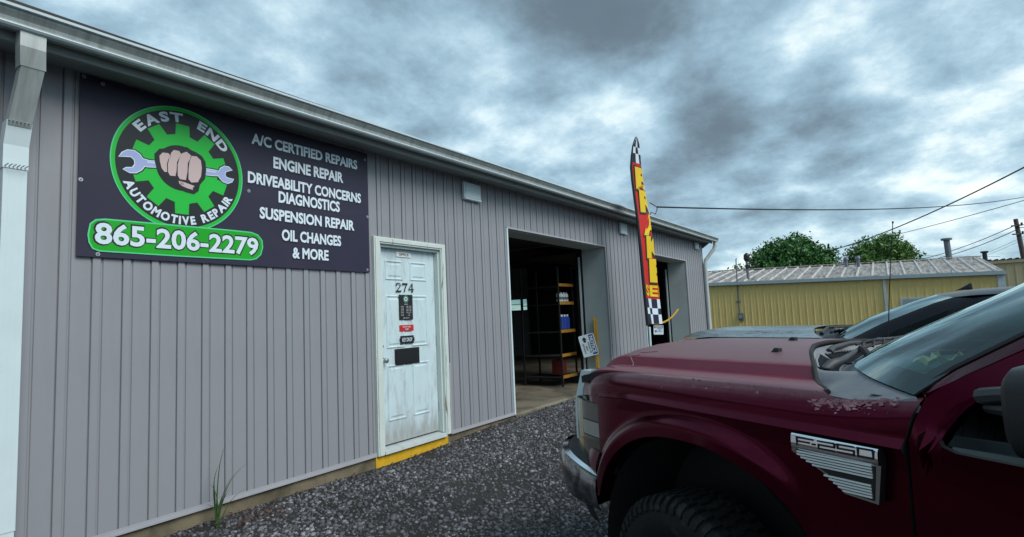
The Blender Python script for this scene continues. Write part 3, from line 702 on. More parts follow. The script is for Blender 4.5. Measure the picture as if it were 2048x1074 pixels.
# phone band
b = MB()
BN = [(1.447, 2.03), (1.440, 2.08), (1.450, 2.15), (1.478, 2.178), (1.53, 2.188), (1.9, 2.196), (2.42, 2.205), (2.56, 2.205), (2.615, 2.19), (2.650, 2.150), (2.655, 2.095), (2.638, 2.035), (2.60, 2.0), (2.55, 1.988), (2.0, 1.982), (1.50, 1.982), (1.465, 1.995)]
fill(b, outline(BN, .010), mps, M_glow, .0010); fill(b, BN, mps, M_sgreen2, .0014)
put_text(b, '865-206-2279', mps, 2.046, 2.027, 1.175, .142, M_sblack, .062, .0018); put_text(b, '865-206-2279', mps, 2.046, 2.030, 1.150, .134, M_swhite, .028, .0022)
b.build('phone_band', SG)
b = MB()
for s_, xa, xb, z_, h_ in (('A/C CERTIFIED REPAIRS', 2.565, 3.685, 2.969, .086), ('ENGINE REPAIR', 2.764, 3.508, 2.800, .094), ('DRIVEABILITY CONCERNS', 2.532, 3.723, 2.631, .090), ('DIAGNOSTICS', 2.811, 3.460, 2.505, .094), ('SUSPENSION REPAIR', 2.635, 3.633, 2.343, .092), ('OIL CHANGES', 2.839, 3.469, 2.175, .092), ('& MORE', 2.942, 3.322, 2.027, .091)):
    put_text(b, s_, mps, (xa + xb) / 2 + .004, z_ - .003, xb - xa + .012, h_ + .008, M_sblack, .065, .0004)
    put_text(b, s_, mps, (xa + xb) / 2, z_, xb - xa, h_, M_swhite, .036, .0008)
b.build('service_lettering', SG)
for (x_, z_) in ((1.492, 1.955), (2.542, 2.557), (1.499, 3.125), (3.79, 3.09), (3.805, 2.5), (3.79, 1.96), (1.392, 3.14), (1.388, 2.44)):
    b = MB(); b.tube([(x_, -.022, z_), (x_, -.0265, z_)], .013, M_silver, 12); b.tube([(x_, -.0266, z_), (x_, -.031, z_)], .006, M_steelgrey, 6); b.build('screw', SG)

# ------------------------------------------------------------------ feather flag
FX, FY = 9.19, -.90
FL = empty('feather_flag', (FX, FY, gz(FX, FY))); g0 = gz(FX, FY)
tag(FL, 'tall narrow red and yellow feather flag with chequered ends between the two bays', 'flag')
camd = Vector((FX - CAM.x, FY - CAM.y, 0)).normalized(); side_ = Vector((camd.y, -camd.x, 0))   # across the view
# sail lies mostly edge-on: plane direction
fd = (side_ * .40 + camd * .92).normalized()
spine = [(-.02, 1.18), (-.03, 1.5), (-.045, 2.0), (-.055, 2.5), (-.07, 3.0), (-.095, 3.4), (-.115, 3.75), (-.12, 3.95), (-.10, 4.15), (-.07, 4.33), (-.025, 4.46), (.0, 4.50)]
def sp_at(z):
    for (a, za), (c, zc2) in zip(spine[:-1], spine[1:]):
        if za <= z <= zc2: return a + (c - a) * (z - za) / (zc2 - za)
    return spine[0][0] if z < spine[0][1] else spine[-1][0]
b = MB()
b.tube([(0, 0, 0), (0.01, 0, 1.16 - g0)], .022, M_gutlip, 10)
b.tube([(side_.x * s_, side_.y * s_, z_ - g0) for s_, z_ in spine], [.030] * 4 + [.026] * 4 + [.02, .014, .009, .006], M_black, 8)
b.build('flag_pole', FL)
def wdt(z): # sail width
    if z > 4.46: return .02
    t_ = (z - 1.3) / (4.46 - 1.3)
    return (.56 - .26 * t_) * (min(1, (4.50 - z) / .45) ** .6 if z > 4.05 else 1)
def sail(s_, z, d=0.0):
    o = sp_at(z); ph = 2.4 * z
    fold = .035 * math.sin(3.4 * s_ / .6 * 1.6 + ph * .6) * min(1, s_ / .15)
    p = side_ * (o + .012) + fd * s_ + side_ * fold + camd * 0.0
    nrm_ = Vector((-fd.y, fd.x, 0)); nrm_ = nrm_ if nrm_.dot(-camd) > 0 else -nrm_
    p = p + nrm_ * (.002 + d)
    zz = z - g0 + (-.05 * s_ if z < 2 else 0)
    
    return (p.x, p.y, zz)
M_navy = mat('flag_navy', (.012, .014, .040), .6)
b = MB(); nr = 60; ns = 14
for i in range(nr):
    za = 1.22 + (4.49 - 1.22) * i / nr; zb = 1.22 + (4.49 - 1.22) * (i + 1) / nr; zm = (za + zb) / 2
    for j in range(ns):
        a_, c_ = j / ns, (j + 1) / ns
        quad = [sail(wdt(za) * a_, za), sail(wdt(za) * c_, za), sail(wdt(zb) * c_, zb), sail(wdt(zb) * a_, zb)]
        if zm < 1.68 or zm > 4.06:
            base = 1.22 if zm < 1.68 else 4.06
            k_ = int((zm - base) / .14) + int(a_ * 3.5 + .01); m_ = M_swhite if k_ % 2 else M_navy
            if zm > 4.06: m_ = M_swhite if (int((zm - base) / .14) + int(a_ * 3.2)) % 2 else M_navy
        else: m_ = mat('flag_red', (.55, .012, .008), .6, var=.1)
        b.add(quad, [(0, 1, 2, 3)], m_)
b.build('sail', FL, smooth=70)
M_fy = mat('flag_yellow', (.74, .52, .005), .6, var=.05)
b = MB()
def flag_text(s_, z0, h, x0, x1, m, bold, d):
    V, F = text2d(s_, bold)
    if not V: return
    xs = [p[0] for p in V]; a_, c_ = min(xs), max(xs)
    from mathutils import Vector as Vc
    for f_ in F:
        P = [(x0 + (V[i_][0] - a_) / (c_ - a_) * (x1 - x0), z0 + V[i_][1] / CAPH * h) for i_ in f_]
        lim = wdt(z0 + h / 2) - .006; out = []
        for p_, n_ in zip(P, P[1:] + P[:1]):
            if p_[0] <= lim: out.append(p_)
            if (p_[0] - lim) * (n_[0] - lim) < 0:
                t_ = (lim - p_[0]) / (n_[0] - p_[0]); out.append((lim, p_[1] + (n_[1] - p_[1]) * t_))
        if len(out) > 2: b.add([sail(x, z, d) for x, z in out], [tuple(range(len(out)))], m)
for i, ch in enumerate('BRAKES'[:5]):
    zt_ = 3.985 - i * .408
    lx = .06 + .07 * i ** .8; lw = .46; flag_text(ch, zt_ - .39, .385, lx, lx + lw, M_sblack, .09, .006); flag_text(ch, zt_ - .375, .355, lx + .02, lx + lw - .02, M_fy, .055, .011)
flag_text('SERVICE', 1.705, .185, .03, 1.75, M_fy, .035, .008)
b.build('lettering', FL)

# ------------------------------------------------------------------ chains and notice signs
def chain(pts, label, step=.032, ty=False):
    root = empty('safety_chain', pts[0]); tag(root, label, 'chain')
    P = [Vector(p) for p in pts]; acc = []
    for a_, c_ in zip(P[:-1], P[1:]):
        n = max(1, int((c_ - a_).length / step))
        for k in range(n): acc.append(a_.lerp(c_, k / n))
    acc.append(P[-1])
    q = MB()
    for k, (a_, c_) in enumerate(zip(acc[:-1], acc[1:])):
        mid_ = (a_ + c_) / 2; d_ = (c_ - a_).normalized(); e = d_.cross(Vector((0, 1, 0)) if abs(d_.y) < .9 else Vector((1, 0, 0))).normalized(); f_ = d_.cross(e)
        s1 = e if k % 2 else f_
        loop = [mid_ + d_ * (.026 * math.cos(t_)) + s1 * (.017 * math.sin(t_)) - P[0] for t_ in [2 * math.pi * i_ / 8 for i_ in range(9)]]
        q.tube([tuple(v_) for v_ in loop], .0075, M_yellow, 5, caps=False)
    q.build('chain_links', root)['kind'] = 'stuff'
    return root
def sagpts(a, c, sag, n=14):
    a, c = Vector(a), Vector(c)
    return [tuple(a.lerp(c, t_ / n) + Vector((0, 0, -4 * sag * (t_ / n) * (1 - t_ / n)))) for t_ in range(n + 1)]
chain([(9.49, .27, 1.36), (9.48, .262, 1.1), (9.49, .27, .9), (9.48, .262, .65), (9.48, .26, .40)], 'yellow plastic chain hanging straight down the jamb of the nearer bay')
chain([(9.505, .235, 1.34), (9.50, .228, 1.0), (9.49, .235, .62), (9.49, .23, .40)], 'doubled back yellow plastic chain end hanging beside the notice sign')
chain(sagpts((11.45, -.02, 1.215), (14.0, .10, 1.45), .165), 'yellow plastic chain sagging across the farther bay opening')
def notice(loc, mtx, sc, label, w_=.50, h_=.36):
    root = empty('notice_sign', loc); tag(root, label, 'sign', 'notice signs on the yellow chains')
    def mp(x, z, d=0.0):
        p = mtx @ Vector((x * sc, -d, z * sc)); return (p.x, p.y, p.z)
    q = MB(); rnd = [(-w_ / 2 + .02, -h_ / 2), (w_ / 2 - .02, -h_ / 2), (w_ / 2, -h_ / 2 + .02), (w_ / 2, h_ / 2 - .02), (w_ / 2 - .02, h_ / 2), (-w_ / 2 + .02, h_ / 2), (-w_ / 2, h_ / 2 - .02), (-w_ / 2, -h_ / 2 + .02)]
    q.loft([[mp(x, z, -.002) for x, z in rnd], [mp(x, z, 0.0) for x, z in rnd]], M_swhite, closed=True); fill(q, rnd, mp, M_swhite, .0); q.build('panel', root)
    q = MB(); q.add([mp(-w_ / 2 + .02, h_ / 2 - .13, .001), mp(w_ / 2 - .02, h_ / 2 - .13, .001), mp(w_ / 2 - .02, h_ / 2 - .02, .001), mp(-w_ / 2 + .02, h_ / 2 - .02, .001)], [(0, 1, 2, 3)], M_noticeblue)
    put_text(q, 'NOTICE', mp, 0, h_ / 2 - .112, w_ * .78, .075, M_swhite, .04, .002)
    for i, s_ in enumerate(('PLEASE USE', 'MAIN', 'ENTRANCE')): put_text(q, s_, mp, .06, h_ / 2 - .185 - i * .062, (.25, .11, .22)[i], .036, M_sblack, .03, .001)
    fill(q, [(-.21, -.06), (-.14, .0), (-.14, -.03), (-.08, -.03), (-.08, -.09), (-.14, -.09), (-.14, -.12)], mp, M_sblack, .001); q.build('lettering', root)
R1 = Matrix.Rotation(math.radians(-60), 3, 'Z') @ Matrix.Rotation(math.radians(77), 3, 'Y')
notice((9.335, .335, .853), R1, .80, 'white and blue notice sign hanging sideways from the chain of the nearer bay')
notice((12.02, -.06, 1.01), Matrix.Rotation(math.radians(-55), 3, 'Z') @ Matrix.Rotation(math.radians(3), 3, 'Y'), .44, 'small white and blue notice sign hanging under the sagging chain of the farther bay', h_=.46)

# ------------------------------------------------------------------ garage contents
def shelf_rack():
    root = empty('shelf_rack', (9.05, 1.2, .125)); tag(root, 'tall black shelf rack with orange shelf edges inside the nearer bay', 'shelf')
    for i, z in enumerate((2.00, 1.66, 1.14, .70, .31)):
        q = MB(); q.box(-.05, .50, -.48, 0.35, z - .125 - .03, z - .125 - .03 + .012, M_dark); q.box(-.06, .50, -.50, -.482, z - .125 - .035, z - .125 + .020, M_shelf); q.build('shelf_board', root)
    for xx in (-.07, .49):
        for yy in (-.49, .33):
            q = MB(); q.box(xx, xx + .03, yy, yy + .03, 0, 2.2, M_black); q.build('upright', root)
shelf_rack()
ORD = ('leftmost', 'second from the left', 'third from the left', 'rightmost')
def bottle(x, z, m, cap, lab, grp, h=.22, r_=.045):
    root = empty('spray_can' if m is M_gutlip else 'bottle', (x, .80, z)); tag(root, lab, 'can' if m is M_gutlip else 'bottle', grp)
    q = MB(); q.tube([(0, 0, 0), (0, 0, h * .78), (0, 0, h * .86), (0, 0, h * .87)], [r_, r_, r_ * .6, r_ * .3], m, 14); q.build('body', root, smooth=40)
    q = MB(); q.tube([(0, 0, h * .865), (0, 0, h)], r_ * .5, cap, 12); q.build('cap', root, smooth=40)
    if m is M_gutlip:
        q = MB(); q.tube([(0, 0, h * .2), (0, 0, h * .5)], r_ * 1.01, M_steelgrey, 14, caps=False); q.build('label_band', root, smooth=40)
for i, xx in enumerate((9.12, 9.22, 9.33, 9.43)): bottle(xx, 1.688, M_gutlip, M_white, ORD[i] + ' of the four white spray cans on the upper shelf', 'white spray cans on the shelf', .17, .040)
for i, xx in enumerate((9.20, 9.31, 9.42)): bottle(xx, 1.168, M_blue, M_gutlip, (ORD[0], 'middle one', ORD[3])[i] + ' of the three blue bottles on the middle shelf', 'blue bottles on the shelf', .27, .052)
q = MB(); q.box(-.10, .10, -.10, .10, 0, .26, mat('red_can', (.10, .008, .006), .6)); q.tube([(0, 0, .26), (0, 0, .29)], .03, M_black, 8); r_ = empty('fuel_can', (9.2, .9, .335)); tag(r_, 'red fuel can on the lowest shelf of the rack', 'can'); q.build('body', r_)
# something to read as a work bay: a lift column and bench
r_ = empty('vehicle_lift', (9.35, 4.2, .125)); tag(r_, 'dark two post lift column deep inside the nearer bay', 'vehicle lift')
q = MB(); q.box(-.14, .14, -.12, .12, 0, 2.9, M_dark); q.box(-.3, .3, -.3, .3, 0, .04, M_dark); q.build('column', r_)
q = MB(); q.box(-1.2, -.14, -.05, .05, .5, .6, M_dark); q.build('swing_arm', r_)
r_ = empty('workbench', (13.0, 8.0, .125)); tag(r_, 'dark workbench along the back of the garage below the window', 'workbench')
q = MB(); q.box(-1.5, 1.5, -.3, .3, .85, .9, M_dark); q.build('bench_top', r_)
for xx in (-1.45, 1.4):
    q = MB(); q.box(xx, xx + .06, -.25, .25, 0, .85, M_dark); q.build('leg', r_)
#PART2
# ------------------------------------------------------------------ pickup truck
TZ = -0.20
TO = Vector((3.236, -3.9851, TZ)); taz = math.radians(27)
TF = Vector((math.sin(taz), math.cos(taz), 0)); TL = Vector((-math.cos(taz), math.sin(taz), 0))
TR = empty('pickup_truck', TO, math.atan2(TF.y, TF.x))
tag(TR, 'dark maroon pickup truck with faded peeling hood and chrome bumper parked nose towards the garage', 'pickup truck')
def sm(a, b, x):
    t_ = max(0.0, min(1.0, (x - a) / (b - a))); return t_ * t_ * (3 - 2 * t_)
def lerp(a, b, t_): return a + (b - a) * t_
def interp(x, tab):
    if x <= tab[0][0]: return tab[0][1]
    for (a, va), (c, vc) in zip(tab[:-1], tab[1:]):
        if x <= c: return va + (vc - va) * (x - a) / (c - a)
    return tab[-1][1]
def smi(x, tab):
    if x <= tab[0][0]: return tab[0][1]
    for (a, va), (c, vc) in zip(tab[:-1], tab[1:]):
        if x <= c: return va + (vc - va) * sm(a, c, x)
    return tab[-1][1]
# --- curves (truck frame: x forward from front axle, y left, z above its ground)
def x_nose(y): ay = abs(y); return .975 - .04 * (ay / .84) ** 2 - .11 * max(0, (ay - .60) / .24) ** 2.0
def x_rear(y): return interp(abs(y), [(0, -.075), (.2, -.125), (.4, -.235), (.6, -.375), (.72, -.465), (.84, -.575), (.9, -.62)])
def z_hood_y(y, s):
    """cross profile: shelf, step face, raised centre"""
    ay = abs(y)
    c = interp(ay, [(0, 1.424), (.15, 1.422), (.30, 1.414), (.45, 1.394), (.585, 1.366), (.600, 1.360), (.632, 1.316), (.645, 1.312), (.80, 1.312), (.838, 1.308)])
    return c
def hood_pt(y, s):
    xn, xr = x_nose(y), x_rear(y); x_ = xn + (xr - xn) * s
    z = z_hood_y(y, s)
    L_ = .27; d_ = (xn - x_) / L_
    lip = 1.265 - .02 * (abs(y) / .84) ** 2
    if d_ < 1: z = lip + (z - lip) * (1 - (1 - d_) ** 3.0) ** .60
    return (x_, y, z)
YS = [-.838, -.80, -.74, -.66, -.645, -.632, -.616, -.600, -.585, -.52, -.45, -.38, -.30, -.22, -.15, -.07, 0]
YS = YS + [-y for y in YS[:-1]][::-1]
SS = [0, .004, .012, .025, .04, .06, .085, .11, .14, .18, .22, .26, .30, .35] + list(np.linspace(.42, 1, 12))
b = MB(); rows = [[hood_pt(y, s) for y in YS] for s in SS]
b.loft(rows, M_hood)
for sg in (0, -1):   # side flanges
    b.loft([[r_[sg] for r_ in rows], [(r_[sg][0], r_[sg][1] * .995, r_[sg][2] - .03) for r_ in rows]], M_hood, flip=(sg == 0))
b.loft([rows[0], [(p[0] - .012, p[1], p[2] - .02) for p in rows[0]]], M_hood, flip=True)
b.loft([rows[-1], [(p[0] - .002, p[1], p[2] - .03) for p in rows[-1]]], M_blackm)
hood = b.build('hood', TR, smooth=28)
b = MB(); b.tube([(p[0] - .006, p[1], p[2] - .006) for p in rows[-1]], .010, M_blackm, 6); b.build('hood_seal', TR, smooth=60)
for (x_, y_) in ((-.09, .42), (.10, .02), (-.09, -.42)):
    z_ = z_hood_y(y_, .5); b = MB(); b.hexa([(x_ - .018, y_ - .016, z_ - .002), (x_ + .022, y_ - .012, z_ - .002), (x_ + .022, y_ + .012, z_ - .002), (x_ - .018, y_ + .016, z_ - .002), (x_ - .018, y_ - .013, z_ + .016), (x_ + .004, y_ - .010, z_ + .018), (x_ + .004, y_ + .010, z_ + .018), (x_ - .018, y_ + .013, z_ + .016)], M_black); b.build('washer_nozzle', TR)

# --- side panels
def z_seam(x_): return interp(x_, [(-.90, 1.352), (-.80, 1.331), (-.70, 1.318), (-.60, 1.311), (.35, 1.310), (.50, 1.306), (.62, 1.300), (.74, 1.288), (.86, 1.262)])
def z_char(x_): return interp(x_, [(-2.9, 1.165), (-1.05, 1.188), (-.88, 1.193), (-.36, 1.204), (.32, 1.216), (.60, 1.20)])
AX, AZ, AR = -.02, .47, .60
def r_arch(x_, z):   # pseudo radius of wheel opening, flattened top
    return ((abs(x_ - AX)) ** 2.35 + (abs(max(z - AZ, 0))) ** 2.35) ** (1 / 2.35)
def side_y(x_, z):
    zs = z_seam(x_); zc_ = z_char(x_)
    y = .962
    d_ = zs - z
    if d_ < .105:
        t_ = max(0, d_) / .105; y = .848 + (.962 - .848) * (1 - (1 - t_) ** 2.3) ** .62
    # character crease
    k_ = sm(.62, .30, x_)
    y += k_ * interp(z, [(zc_ - .075, -.010), (zc_ - .019, -.004), (zc_ - .0125, .024), (zc_ + .013, .0)])
    # flare
    r_ = r_arch(x_, z)
    if x_ > -1.0: y += .048 * sm(AR + .105, AR + .04, r_) * (1 if z < 1.19 else 0) * (1 - sm(-.22, -.58, x_))
    y -= .05 * sm(.62, .40, z) * .6
    return y
def zb(x_):
    dx = abs(x_ - AX)
    if x_ > .30: return max(.70, AZ + max(0, AR ** 2.35 - dx ** 2.35) ** (1 / 2.35))
    if dx < AR: return AZ + (AR ** 2.35 - dx ** 2.35) ** (1 / 2.35) if (AR ** 2.35 - dx ** 2.35) > 0 else AZ
    return .70 if x_ > 0 else .44
def f_top(x_): return z_seam(x_) - .020 * sm(-.56, -.66, x_)
def seam_off(z): return interp(z, [(1.0, 0), (1.18, .006), (1.26, .026), (1.33, .052)])
def front_pull(x_, y):   # nose corner curvature in plan
    if x_ <= .45: return y
    return min(y, 10) - .05 * sm(.45, .80, x_) - .10 * sm(.66, .93, x_)
def side_panel(xs, sgn, zlow=None, ztop=None):
    rows = []
    for x_ in xs:
        zt_ = ztop(x_) if ztop else z_seam(x_); zl = zlow(x_) if zlow else zb(x_); col = []
        zq = z_char(x_)
        for z in [zt_ - (zt_ - zq - .0135) * (k / 17) ** 1.3 for k in range(18)] + [zq + .0128, zq + .003, zq - .005, zq - .0123, zq - .0140, zq - .019] + [zq - .024 - (zq - .024 - zl) * (k / 39) for k in range(40)]:
            y = side_y(x_, z); y = front_pull(x_, y)
            col.append((x_, sgn * y, z))
        # inner return
        col.append((x_, sgn * (col[-1][1] * sgn - .07), zl + .004))
        rows.append(col)
    return rows
xs_f = list(np.linspace(-.862, AX - AR - .001, 16)) + [AX - AR * math.cos(t_) for t_ in np.linspace(0.001, math.pi - .001, 60)] + [AX + AR + .002]
def lampcut(x_):
    return 0
for sgn, nm in ((1, 'fender'), (-1, 'fender')):
    b = MB()
    rws = side_panel([x_ for x_ in xs_f if x_ < .60] + [.60], sgn, None, f_top)
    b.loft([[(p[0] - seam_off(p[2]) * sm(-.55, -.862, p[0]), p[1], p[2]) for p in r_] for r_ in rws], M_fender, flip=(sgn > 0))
    # nose cap above the lamp
    xs2 = list(np.linspace(.60, .90, 16)); rw = []
    for x_ in xs2:
        zt_ = z_seam(x_); yt = min(.845, .845 - .0 * x_); col = []
        for k in range(18):
            t_ = k / 17; z = zt_ - t_ * (zt_ - (1.145 - .0 * x_)) ; y = front_pull(x_, side_y(.55, z + (z_seam(.55) - zt_)))
            col.append((x_, sgn * max(y, .80), z))
        rw.append(col)
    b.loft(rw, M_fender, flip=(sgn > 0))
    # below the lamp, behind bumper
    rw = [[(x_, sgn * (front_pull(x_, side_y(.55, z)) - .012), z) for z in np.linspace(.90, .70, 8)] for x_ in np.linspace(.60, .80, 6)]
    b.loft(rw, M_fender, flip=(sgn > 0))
    # flange under the hood seam, behind edge
    b.loft([[(x_, sgn * .848, z_seam(x_)) for x_ in np.linspace(-.56, .86, 20)], [(x_, sgn * .846, z_seam(x_) - .04) for x_ in np.linspace(-.56, .86, 20)]], M_blackm)
    b.loft([[(-.862 - seam_off(z), sgn * side_y(-.862, z), z) for z in np.linspace(1.295, .44, 24)], [(-.858 - seam_off(z), sgn * (side_y(-.862, z) - .05), z) for z in np.linspace(1.295, .44, 24)]], M_blackm)
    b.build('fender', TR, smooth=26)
    # wheel house liner
    b = MB(); rw = []
    for t_ in np.linspace(0, math.pi, 18):
        x_ = AX - (AR + .0) * math.cos(t_); z = AZ + (AR) * math.sin(t_)
        rw.append([(x_, sgn * .94, min(z, zb(max(min(x_, AX + AR - .01), AX - AR + .01)) + .01)), (x_, sgn * .45, z - .02)])
    b.loft(rw, M_blackm, flip=(sgn < 0)); b.box(AX - AR, AX + AR, sgn * .44 - .01, sgn * .44, .4, 1.15, M_blackm); b.build('wheel_arch_liner', TR, smooth=50)
# clear-coat peeling flakes along the fender top and hood corners
b = MB()
rr_ = random.Random(3)
def flake(x_, y, z, s_, nrm):
    n_ = rr_.randint(5, 8); a0 = rr_.random() * 6; u_ = Vector(nrm).normalized(); e = u_.cross(Vector((1, 0, 0))).normalized(); f_ = Vector((1, 0, 0))
    c_ = Vector((x_, y, z)) + u_ * .0012
    b.add([tuple(c_ + f_ * (math.cos(a0 + 6.283 * k / n_) * s_ * 1.7 * rr_.uniform(.4, 1.2)) + e * (math.sin(a0 + 6.283 * k / n_) * s_ * rr_.uniform(.4, 1.2))) for k in range(n_)], [tuple(range(n_))], M_chip)
for k in range(520):
    if k < 400: x_ = rr_.gauss(-.70, .07)
    else: x_ = rr_.gauss(-.05, .22)
    if not -.85 < x_ < .55: continue
    d_ = abs(rr_.gauss(.006, .012)) + .003 + (.020 if x_ < -.56 else 0); z = z_seam(x_) - d_; y = side_y(x_, z)
    flake(x_, y, z, (rr_.uniform(.0006, .0022) if rr_.random() < .8 else rr_.uniform(.003, .007)), (0, y - side_y(x_, z + .004) + .004, .006))
b.build('clearcoat_flakes', TR)['kind'] = 'stuff'
# peeled ridges on hood front corners
b = MB()
def ridge(pts, r_): b.tube([(x_, y_, hood_pt(y_, (x_nose(y_) - x_) / (x_nose(y_) - x_rear(y_)))[2] + .001) for x_, y_ in pts], r_, M_chip, 5)
ridge([(.72, .60), (.66, .63), (.64, .66), (.58, .665)], .004); ridge([(.80, .70), (.74, .74), (.70, .75), (.64, .78)], .004); ridge([(.75, .66), (.68, .70), (.60, .69)], .003); ridge([(.60, .50), (.70, .54), (.66, .58), (.72, .60)], .003)
b.build('peeled_paint_edge', TR)

# --- doors and cab
def cab_y(z): return .962 - max(0, z - 1.20) * .27
def pane_panel(name, outer, inner, m, parent, sgn, gm):
    """panel between an outer loop and an opening loop; glass fills the opening"""
    N = 72
    def resample(L):
        P = [Vector(p) for p in L] + [Vector(L[0])]; ln = [0]
        for a_, c_ in zip(P[:-1], P[1:]): ln.append(ln[-1] + (c_ - a_).length)
        out = []
        for k in range(N):
            d_ = ln[-1] * k / N
            for i_ in range(len(ln) - 1):
                if ln[i_] <= d_ <= ln[i_ + 1]:
                    out.append(P[i_].lerp(P[i_ + 1], (d_ - ln[i_]) / (ln[i_ + 1] - ln[i_]))); break
        return out
    A, B_ = resample(outer), resample(inner)
    def yy(p): return side_y(-.9, p.y) if p.y < 1.22 else max(.6, cab_y(p.y))
    q = MB(); K = 10; rows = []
    for k in range(K + 1):
        rows.append([(lambda v_: (v_.x, sgn * (yy(v_)), v_.y))(a_.lerp(c_, k / K)) for a_, c_ in zip(A, B_)])
    q.loft(rows, m, closed=True, flip=(sgn > 0))
    q.loft([rows[-1], [(p[0], p[1] - sgn * .03, p[2]) for p in rows[-1]]], M_blackm, closed=True, flip=(sgn > 0))
    o = q.build(name, parent, smooth=30)
    q = MB(); fill(q, [(p.x, p.y) for p in B_], lambda x_, z, d=0: (x_, sgn * (yy(Vector((x_, z))) - .022), z), gm); q.build('door_window', o)
    return o
win_f = [(-.955, 1.205), (-.945, 1.235), (-.965, 1.285), (-1.00, 1.318), (-1.10, 1.380), (-1.30, 1.500), (-1.52, 1.640), (-1.72, 1.720), (-1.92, 1.735), (-1.935, 1.70), (-1.935, 1.22), (-1.90, 1.19), (-1.15, 1.186), (-1.0, 1.192)]
out_f = [(-.870, .44), (-.872, 1.0), (-.878, 1.18), (-.895, 1.26), (-.915, 1.315), (-.935, 1.345), (-1.14, 1.462), (-1.34, 1.590), (-1.56, 1.730), (-1.74, 1.805), (-1.98, 1.825), (-1.985, 1.40), (-1.985, .44)]
win_r = [(-2.05, 1.22), (-2.05, 1.735), (-2.70, 1.72), (-2.76, 1.22)]
out_r = [(-2.0, .44), (-2.0, 1.825), (-2.80, 1.80), (-2.90, 1.40), (-2.90, .44)]
def rv(l): return l[::-1]
for sgn in (1, -1):
    d1 = pane_panel('door', out_f, [win_f[-1]] + win_f[:-1] if False else win_f[10:12][::-1] and [win_f[12], win_f[13], win_f[0], win_f[1], win_f[2], win_f[3], win_f[4], win_f[5], win_f[6], win_f[7], win_f[8], win_f[9], win_f[10], win_f[11]], M_paint, TR, sgn, M_side)
    q = MB(); q.box(-1.90, -1.70, sgn * .975, sgn * .975 + sgn * .03, 1.06, 1.10, M_paint); q.build('handle', d1)
    d2 = pane_panel('door', out_r, [win_r[0], win_r[1], win_r[2], win_r[3]], M_paint, TR, sgn, M_side)
    q = MB(); q.box(-2.82, -2.64, sgn * .975, sgn * .975 + sgn * .03, 1.06, 1.10, M_paint); q.build('handle', d2)
    # A pillar skin between glass and door frame
    gl = [(-.885, 1.337), (-.975, 1.405), (-1.15, 1.512), (-1.34, 1.640), (-1.52, 1.765), (-1.66, 1.845)]
    dr = [(-.925, 1.335), (-1.14, 1.462), (-1.34, 1.590), (-1.56, 1.730), (-1.74, 1.805), (-1.9, 1.825)]
    q = MB()
    q.loft([[(x_, sgn * (cab_y(z) - .050), z) for x_, z in gl], [(x_ - .015, sgn * (cab_y(z) - .022), z - .002) for x_, z in gl], [(x_ - .035, sgn * (cab_y(z) - .004), z - .012) for x_, z in gl], [(x_ + .004, sgn * (cab_y(z) - .003), z + .002) for x_, z in dr], [(x_ - .03, sgn * (cab_y(z) - .016), z - .03) for x_, z in dr]], M_paint, flip=(sgn > 0))
    q.build('windshield_pillar', TR, smooth=50)
    q = MB(); q.tube([(x_ + .004, sgn * (cab_y(z) - .052), z + .001) for x_, z in gl], .0095, M_blackm, 6); q.build('windshield_seal', TR, smooth=60)
# windshield
WR_ = [  # (centre x, z), (edge x, y, z)
    ((-.325, 1.372), (-.885, .915, 1.330)), ((-.415, 1.425), (-.965, .868, 1.398)), ((-.605, 1.513), (-1.14, .835, 1.506)),
    ((-.86, 1.625), (-1.33, .80, 1.632)), ((-1.08, 1.735), (-1.51, .765, 1.757)), ((-1.25, 1.825), (-1.64, .735, 1.838))]
def wrow(v_, e_=1.0, off=0.0):
    i_ = min(int(v_), len(WR_) - 2); f_ = v_ - i_; (c0, e0), (c1, e1) = WR_[i_], WR_[i_ + 1]
    cx, cz = lerp(c0[0], c1[0], f_), lerp(c0[1], c1[1], f_); ex, ey, ez = (lerp(a_, c_, f_) for a_, c_ in zip(e0, e1)); out = []
    for k in range(33):
        s_ = -1 + 2 * k / 32; a_ = abs(s_)
        out.append((cx + (ex - cx) * a_ ** 2.1 - off * .5, ey * s_ * e_, cz + (ez - cz) * a_ ** 2.1 - off))
    return out
b = MB(); vr = np.linspace(0, 5, 31); b.loft([wrow(v_) for v_ in vr], M_wind); wsh = b.build('windshield', TR, smooth=80)
b = MB()   # black ceramic band
b.loft([wrow(v_, .995, .004) for v_ in np.linspace(0, .75, 6)], M_black)
for sgn in (0, 1):
    rw = []
    for v_ in np.linspace(.3, 5, 20):
        r_ = wrow(v_, .995, .004); rw.append(r_[-2:] if sgn else r_[:2])
    b.loft(rw, M_black)
b.build('ceramic_band', wsh)
# roof, back of cab, bed
b = MB(); rt = wrow(5.0); rows = []
for t_ in np.linspace(0, 1, 10):
    rows.append([(lerp(p[0], -2.86, t_), p[1] * lerp(1, 1.0, t_), p[2] + .035 * math.sin(math.pi * min(t_ * 1.3, 1)) - .05 * t_ ** 4) for p in rt])
b.loft(rows, M_paint)
for s_ in (0, -1): b.loft([[r_[s_] for r_ in rows], [(min(r_[s_][0], -1.6), (.792 if s_ else -.792), 1.815) for r_ in rows]], M_paint)
b.build('roof', TR, smooth=40)
b = MB(); b.add([(-2.88, -.95, .5), (-2.88, .95, .5), (-2.88, .95, 1.2), (-2.88, .79, 1.80), (-2.88, -.79, 1.80), (-2.88, -.95, 1.2)], [(0, 1, 2, 3, 4, 5)], M_paint); b.build('cab_back', TR)
b = MB()
for sgn in (1, -1):
    b.box(-4.95, -2.98, sgn * .97 - .04, sgn * .97, .62, 1.30, M_paint); b.box(-4.95, -2.98, sgn * .97 - .06, sgn * .97 + .005, 1.302, 1.33, M_blackm)
